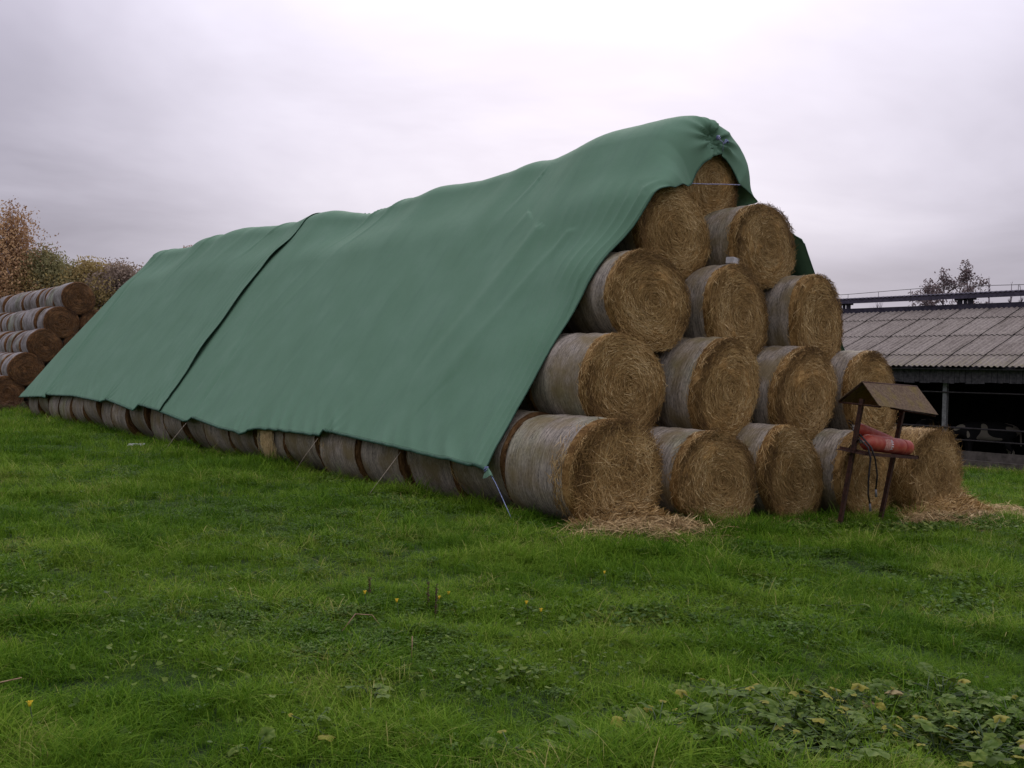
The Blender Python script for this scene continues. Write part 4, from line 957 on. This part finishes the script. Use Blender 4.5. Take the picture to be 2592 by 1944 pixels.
def clover(seed, n, r, size):
    g = np.random.default_rng(seed); V = []; F = []; C_ = []; b = 0
    for i in range(n):
        a = g.random()*2*PI; p = np.array([math.cos(a), math.sin(a), 0])*r*math.sqrt(g.random())+np.array([0, 0, .03+.07*g.random()]); t0 = g.random()*2*PI; tt = g.random(); tilt = g.normal(0, .25, 2)
        for k in range(3):
            an = t0+k*2.09; d = np.array([math.cos(an), math.sin(an), tilt[0]]); s = np.array([-math.sin(an), math.cos(an), tilt[1]]); z = size*(.8+.4*g.random())
            V += [p, p+d*z*.6+s*z*.42, p+d*z-np.array([0, 0, .2*z]), p+d*z*.6-s*z*.42]; C_ += [tt]*4; F.append((b, b+1, b+2, b+3)); b += 4
    me = soup('clover', np.array(V), np.array(F), np.array(C_)); me.materials.append(M_clover); o = bpy.data.objects.new('grass_tuft_%02d' % (13+seed), me); SRC.objects.link(o)
for i in range(3): clover(i, 16, .09, .022)
NV = 16
def in_stack(x, y): return (x > -.62) & (x < 6.75) & (y > np.interp(x, [-.7, .7, 1.5, 6.8], [.12, .1, -.3, -.85])) & (y < YEND)
WD = [(-5.07, -5.11, 'yellow tipped weed at the left end of the leafy corner patch', 9, .20, .5, 0),
 (-4.75, -5.20, 'green weed just right of the yellow tipped one', 9, .22, .1, 0),
 (-4.41, -4.94, 'weed at the upper edge of the leafy patch with an orange curled leaf', 8, .18, .2, 1),
 (-4.40, -5.38, 'low green weed in the middle of the leafy patch', 11, .24, .1, 0),
 (-3.98, -5.38, 'weed with several pale yellow leaves left of the upright tan leaf', 8, .18, .7, 0),
 (-3.78, -5.52, 'weed carrying one tall dry tan leaf', 7, .16, .3, 2),
 (-3.55, -5.62, 'upright green weed right of the tan leaf', 10, .22, .15, 0),
 (-4.16, -5.98, 'weed with big yellow leaves near the bottom right corner', 9, .2, .65, 0),
 (-3.95, -6.11, 'weed with round yellow green leaves right above the bottom right corner', 9, .2, .6, 0),
 (-3.30, -5.59, 'weed at the back right of the leafy patch with yellowing tips', 9, .2, .3, 0),
 (-3.50, -6.02, 'green weed close to the right edge with broad leaves', 11, .24, .15, 0),
 (-3.78, -6.30, 'brownish weed in the very bottom right corner', 9, .22, .3, 2),
 (-4.62, -5.75, 'dark green weed along the bottom edge of the leafy patch', 11, .24, .08, 0),
 (-4.95, -5.60, 'clover like green weed at the bottom edge left of the patch', 10, .2, .05, 0),
 (-3.15, -6.05, 'yellow speckled weed by the right edge of the picture', 9, .2, .4, 0),
 (-5.97, -5.11, 'small weed with a pale leaf at the bottom centre', 4, .10, .5, 0),
 (-5.66, -5.16, 'small weed with large green leaves right of the bottom centre', 5, .12, 0, 0),
 (-6.53, -4.42, 'pair of yellow and grey green leaves near the bottom left', 5, .13, .5, 0),
 (-6.85, -4.55, 'round grey green leaf cluster at the bottom edge on the left', 4, .10, 0, 0),
 (-6.07, -4.18, 'single lobed mallow leaf cluster left of the bottom centre', 4, .10, 0, 0),
 (-1.97, -4.23, 'weed patch with one yellow green leaf in the right middle ground', 7, .18, .3, 0),
 (.25, -4.45, 'weed patch in the grass right of the middle ground', 8, .25, .05, 0)]
def build_grass(n=125000):
    g = np.random.default_rng(99)
    d = 3.3*np.exp(g.random(n)**.85*math.log(75/3.3)); yaw = .697+g.uniform(-.62, .62, n)
    x = CAM.x+d*np.sin(yaw); y = CAM.y+d*np.cos(yaw)
    keep = ~in_stack(x, y) & (x < 20.3) & ~((y > 30.3) & (y < 42) & (x > -.95) & (x < 6))
    for wx, wy, *_r in WD[:15]: keep &= ~(((x-wx)**2+(y-wy)**2 < .09) & (g.random(n) < .35))
    # bare straw spot below the corner bale
    keep &= ~((((x-.0)/.85)**2+((y+.50)/.38)**2 < 1) & (g.random(n) < .85)) & ~((((x-6.4)/1.1)**2+((y+1.35)/.35)**2 < 1) & (g.random(n) < .8))
    x, y, d = x[keep], y[keep], d[keep]; n = len(x)
    patch = fbm(x*.9, y*.9, 1.5, 3); fine = vnoise(x*3.1, y*3.1, 4.)
    cl = fbm(x*.7+40, y*.7, 9., 3)+.25*g.normal(0, 1, n) > .42
    var = g.integers(0, 10, n)
    var = np.where(cl & (g.random(n) < .45), 13+g.integers(0, 3, n), var)
    clump = vnoise(x*1.7+5, y*1.7, 8.)+.5*vnoise(x*4, y*4, 3.)
    tall = (((patch+.4*fine > .52) & (d > 7)) | (clump > .52)) & (g.random(n) < .45); var = np.where(tall & (d < 30), 10+g.integers(0, 3, n), var)
    edge = ((x < -.55) & (x > -1.15) & (y > .2) & (y < YEND)) | ((x < -.0) & (x > -1.1) & (y > -.2) & (y < .6)) | ((x > 1.) & (x < 5.5) & (y < np.interp(x, [0, 6], [-.35, -.85])) & (y > np.interp(x, [0, 6], [-.9, -1.35])))
    var = np.where(edge & (g.random(n) < .45), 10+g.integers(0, 3, n), var)
    sc = (.55+.40*g.random(n)+.60*np.clip(patch+.6*fine, -.55, 1))*np.clip((d/9)**.42, .75, 2.6)
    sc = np.where(edge, sc*1.15, sc); sc = np.clip(sc, .3, 2.2)
    tint = np.clip(.40+.46*fbm(x*.35, y*.35, 6., 3)+.40*fbm(x*1.6, y*1.6, 2., 2)+g.normal(0, .10, n)+.10*np.clip((y-6)/25, 0, 1), 0, 1)
    dead = vnoise(x*1.3+9, y*1.3, 6.)+.6*vnoise(x*5, y*5, 2.); tint = np.where(g.random(n) < np.where(dead > .52, .45, .03), 1., tint)
    me = bpy.data.meshes.new('grass'); me.vertices.add(n); me.vertices.foreach_set('co', np.stack([x, y, ground_z(x, y)-.01], 1).reshape(-1).astype(np.float32))
    for nm, arr, ty in (('ptint', tint, 'FLOAT'), ('sc', sc, 'FLOAT'), ('yaw', g.random(n)*2*PI, 'FLOAT')):
        a = me.attributes.new(nm, ty, 'POINT'); a.data.foreach_set('value', arr.astype(np.float32))
    a = me.attributes.new('var', 'INT', 'POINT'); a.data.foreach_set('value', var.astype(np.int32)); me.update()
    o = link('grass', me, label='short uneven green pasture grass with clover', kind='stuff')
    ng = bpy.data.node_groups.new('grass_nodes', 'GeometryNodeTree'); ng.interface.new_socket('Geometry', in_out='INPUT', socket_type='NodeSocketGeometry'); ng.interface.new_socket('Geometry', in_out='OUTPUT', socket_type='NodeSocketGeometry')
    N = ng.nodes; Lk = ng.links; gi = N.new('NodeGroupInput'); go = N.new('NodeGroupOutput')
    ci = N.new('GeometryNodeCollectionInfo'); ci.inputs['Collection'].default_value = SRC; ci.inputs['Separate Children'].default_value = True; ci.inputs['Reset Children'].default_value = True
    def na(name, ty):
        q = N.new('GeometryNodeInputNamedAttribute'); q.data_type = ty; q.inputs['Name'].default_value = name; return q.outputs[0]
    iop = N.new('GeometryNodeInstanceOnPoints'); iop.inputs['Pick Instance'].default_value = True
    cx_ = N.new('ShaderNodeCombineXYZ'); Lk.new(na('yaw', 'FLOAT'), cx_.inputs[2])
    Lk.new(gi.outputs[0], iop.inputs['Points']); Lk.new(ci.outputs[0], iop.inputs['Instance']); Lk.new(na('var', 'INT'), iop.inputs['Instance Index']); Lk.new(cx_.outputs[0], iop.inputs['Rotation']); Lk.new(na('sc', 'FLOAT'), iop.inputs['Scale'])
    Lk.new(iop.outputs[0], go.inputs[0])
    md = o.modifiers.new('scatter', 'NODES'); md.node_group = ng
build_grass()

# ------------------------------------------------------------------ broad leaved weeds
def leaf_mesh(seed, size, lobes=5, fold=.25):
    g = random.Random(seed); n = 20; rings = (.33, .7, 1.); V = [(0, 0, 0)]; C_ = [.3]; F = []
    ph = g.random()*6
    for k, r in enumerate(rings):
        for i in range(n):
            a = 2*PI*i/n; notch = 1-.55*math.exp(-((a-PI)/.35)**2) if k else 1
            R = size*r*(1+.16*math.cos(lobes*a)*r)*notch*(1+.05*g.uniform(-1, 1))
            x = size*.45+R*math.cos(a); y = R*math.sin(a)*1.05
            z = -fold*size*r*r*.55+.10*size*math.cos(lobes*a+PI)*r+.07*size*math.sin(2*a+ph)*r+abs(y)*.12
            V.append((x, y, z)); C_.append(.35+.35*r+.12*g.uniform(-1, 1)-(.12 if math.cos(lobes*a) > .8 else 0))
    for i in range(n): F.append((0, 1+i, 1+(i+1) % n))
    for k in range(2):
        for i in range(n): F.append((1+k*n+i, 1+(k+1)*n+i, 1+(k+1)*n+(i+1) % n, 1+k*n+(i+1) % n))
    V = [(x-size*.45*0, y, z) for x, y, z in V]
    m = MB(); m.v = V; m.f = F; m.c = C_; m.sm = [True]*len(F); return m.mesh('leaf')
ML_g = mat_leaf('mallow_leaf_green', [(0., (.022, .048, .007)), (.5, (.072, .122, .018)), (1., (.19, .24, .05))], .15, True)
ML_y = mat_leaf('mallow_leaf_yellow', [(0., (.09, .11, .02)), (.5, (.24, .23, .035)), (1., (.42, .36, .08))], .25, True)
ML_t = mat_leaf('dry_leaf', [(0., (.16, .12, .045)), (1., (.40, .33, .16))], .2, True)
M_stem = simple('green_stem', (.03, .06, .02), (.07, .10, .04), 20)
LG = [leaf_mesh(i, .022+.009*i) for i in range(5)]; LY = [leaf_mesh(20+i, .018+.008*i, fold=.2+.15*i) for i in range(4)]; LT = [leaf_mesh(40, .045, fold=.9)]
for a in LG: a.materials.append(ML_g)
for a in LY: a.materials.append(ML_y)
for a in LT: a.materials.append(ML_t)
def weed(x, y, label, n=9, r=.2, yel=.2, tan=0, seed=0, h=.14, s=1., group='broad leaved weeds in the lower right corner'):
    g = random.Random(seed); t = empty('broadleaf_weed', (x, y, gz(x, y)), label=label, cat='weed', group=group); st = MB()
    for i in range(n):
        a = i*2.4+g.uniform(-.4, .4); rr = r*math.sqrt((i+.5)/n); p = Vector((rr*math.cos(a), rr*math.sin(a), h*g.uniform(.45, 1.25)))
        st.tube([(0, 0, 0), p*.5+Vector((0, 0, .03)), p], [.003, .0025, .002], 4)
        me = random.Random(seed*31+i).choice(LT if i < tan else (LY if g.random() < yel else LG))
        o = link('leaf', me, parent=t, loc=p, rot=(g.uniform(-.45, .45), g.uniform(-.5, .45), a)); k = s*g.uniform(.75, 1.25); o.scale = (k, k, k)
    link('stem', st.mesh('stem'), M_stem, parent=t)
for i, (x, y, lab, n, r, yl, tn) in enumerate(WD): weed(x-(.12 if i < 15 else 0), y-(.14 if i < 15 else 0), lab, int(n*1.9) if i < 15 else n, r*1.2, yl*.8 if n != 8 else yl, tn, 50+i, .10 if i < 15 else .08, .85 if i < 15 else .8, group=None)
def leaf_cover(name, spots, n, size, label, mat, seed):
    g = np.random.default_rng(seed); ch = g.integers(0, len(spots), n); S3 = np.array(spots)[ch]; rr = np.abs(g.normal(0, .62, n)); th = g.random(n)*2*PI
    x = S3[:, 0]+S3[:, 2]*rr*np.cos(th); y = S3[:, 1]+S3[:, 3]*rr*np.sin(th)
    k = ~in_stack(x, y); x, y = x[k], y[k]; n = len(x)
    z = ground_z(x, y)+.02+.07*g.random(n); sz = size*(.6+.8*g.random(n)); m = 7
    a0 = g.random(n)*2*PI; tilt = g.normal(0, .35, (n, 2)); V = np.zeros((n, m, 3)); 
    for j in range(m):
        a = 2*PI*j/m; R = sz*(1+.18*math.cos(3*a)); dx = R*math.cos(a); dy = R*math.sin(a)*.9
        V[:, j, 0] = x+dx*np.cos(a0)-dy*np.sin(a0); V[:, j, 1] = y+dx*np.sin(a0)+dy*np.cos(a0); V[:, j, 2] = z+dx*tilt[:, 0]+dy*tilt[:, 1]-abs(math.sin(2*a))*sz*.15
    link(name, soup(name, V.reshape(-1, 3), np.arange(n*m).reshape(n, m), np.repeat(g.random(n), m)), mat, label=label, kind='stuff')
leaf_cover('leafy_ground_cover', [(-4.45, -5.65, .65, .35), (-3.85, -6.0, .6, .4), (-3.5, -6.25, .5, .5), (-4.8, -5.75, .4, .25)], 4600, .016, 'mat of small weed leaves in the lower right corner', ML_g, 71)
leaf_cover('leafy_ground_cover', [(-6.2, -2.8, 1.6, 1.4), (-4.2, -3.2, 1.8, 1.2), (-2.2, -3.2, 2., 1.), (-5.2, -4.3, 1.2, .7), (-6.8, -1.5, 2., 2.)], 1500, .013, 'sparse small weed leaves sprinkled through the near grass', ML_g, 75)
leaf_cover('leafy_ground_cover', [(-1.0, 3.6, .35, 1.2), (-1.05, 5.2, .35, 1.2), (-1.0, 8.5, .3, 1.2), (-1.0, 11.5, .3, 1.), (-1.6, 3.2, .5, .7)], 1100, .028, 'nettle and mallow leaves along the foot of the netted bales', ML_g, 72)
leaf_cover('leafy_ground_cover', [(2.2, -1.2, .8, .3), (3.0, -1.7, 1.2, .5), (4.4, -1.9, 1.3, .4), (5.5, -2.4, 1., .4), (1.9, -1.3, .5, .3)], 1500, .026, 'weed leaves round the feet of the shelter', ML_g, 73)
leaf_cover('leafy_ground_cover', [(-3.0, -4.4, .6, .3), (-1.6, -3.4, .9, .5), (.5, -4.2, 1.4, .6), (-.8, -4.6, .7, .4), (-3.6, -3.6, .6, .4)], 1500, .017, 'scattered patches of clover and small weeds in the pasture', M_clover, 74)

# ------------------------------------------------------------------ dandelions, dry stalks, litter in the grass
M_yel = simple('dandelion_yellow', (.55, .36, .01), (.80, .60, .03), 60)
M_drybrown = simple('dry_dock', (.035, .018, .010), (.10, .05, .028), 25)
M_tan = simple('dry_stalk', (.22, .13, .07), (.40, .27, .16), 25)
def dandelion(x, y, h, label, r=.015):
    t = empty('dandelion', (x, y, gz(x, y)), label=label, cat='flower', group='yellow dandelions in the grass')
    m = MB(); m.tube([(0, 0, 0), (.01, 0, h*.5), (0, .01, h)], .0025, 5); link('stalk', m.mesh('stalk'), M_stem, parent=t)
    m = MB()
    for k in range(22):
        a = k*2.4; q = r*(.4+.6*((k % 11)/10)); m.add([(0, .01, h), (q*math.cos(a-.16), .01+q*math.sin(a-.16), h+.010), (q*1.1*math.cos(a), .01+q*1.1*math.sin(a), h+.008), (q*math.cos(a+.16), .01+q*math.sin(a+.16), h+.010)], [(0, 1, 2, 3)])
    m.tube([(0, .01, h-.012), (0, .01, h+.004)], [.005, r*.55], 8); link('flower_head', m.mesh('flower_head'), M_yel, parent=t)
for (x, y, h, lab) in [(-7.52, -3.81, .14, 'open dandelion near the bottom left corner'), (-5.14, -2.97, .17, 'dandelion on a tall straight stalk left of centre'), (-5.15, -2.59, .15, 'half closed dandelion left of the tall stalked one'),
    (-2.91, -2.67, .12, 'dandelion by itself below the straw heap'), (-4.22, -3.2, .11, 'left flower of the close dandelion pair'), (-4.28, -3.42, .11, 'right flower of the close dandelion pair'), (-4.62, -2.72, .09, 'small dandelion low in the grass near the dry dock'), (-4.45, -2.60, .08, 'tiny dandelion bud above the dock stalk')]:
    dandelion(x, y, h, lab)
def dock(x, y, h, label, seed):
    g = random.Random(seed); m = MB(); m.tube([(0, 0, 0), (.01, 0, h*.5), (.02, .01, h)], [.004, .003, .002], 5)
    for i in range(60):
        z = h*g.uniform(.25, 1); a = g.random()*6.28; q = .004+.012*g.random(); m.tube([(.01, 0, z), (.01+q*math.cos(a), q*math.sin(a), z+.006)], [.001, .003], 3)
    link('dry_dock_stalk', m.mesh('dry_dock_stalk'), M_drybrown, loc=(x, y, gz(x, y)), label=label, cat='dry stalk', group='dry brown dock stalks')
dock(-4.9, -3.05, .27, 'dark brown seed stalk standing tallest left of centre', 1); dock(-4.72, -2.7, .2, 'shorter brown seed stalk right behind the tallest one', 2); dock(-4.95, -2.3, .18, 'small brown seed stalk farther back', 3)
def stalk(pts, label, r=.003):
    b = Vector(pts[0]); m = MB(); m.tube([Vector(p)-b for p in pts], r, 5); link('dry_stalk', m.mesh('dry_stalk'), M_tan, loc=b, label=label, cat='stalk', group='dry stalks lying in the grass')
def SP(x, y, z): return (x, y, gz(x, y)+z)
stalk([SP(-5.62, -3.1, .06), SP(-5.5, -3.05, .14), SP(-5.38, -3.05, .12), SP(-5.33, -3.07, .05)], 'bent reddish dry stem arching left of the tall dandelion')
stalk([SP(-7.95, -3.6, .07), SP(-7.7, -3.45, .13), SP(-7.45, -3.35, .12)], 'pale dry stem lying at the left edge')
stalk([SP(-5.55, -3.75, .05), SP(-5.53, -3.72, .16)], 'short reddish stem standing in the grass left of centre')
g_ = random.Random(4)
m = MB(); M4 = Matrix.Rotation(.3, 4, 'X')
P = np.array([[(.09*u+.02*math.sin(v*5), .05*v, .02*math.sin(u*4+v*3)) for v in np.linspace(-1, 1, 7)] for u in np.linspace(-1, 1, 9)])
link('plastic_scrap', grid_mesh('plastic_scrap', P*1.6), M_pale, loc=(-1.68, 12.54, gz(-1.68)+.06), label='crumpled whitish plastic scrap in the grass by the far netted bales', cat='litter')
print('objects', len(bpy.data.objects))
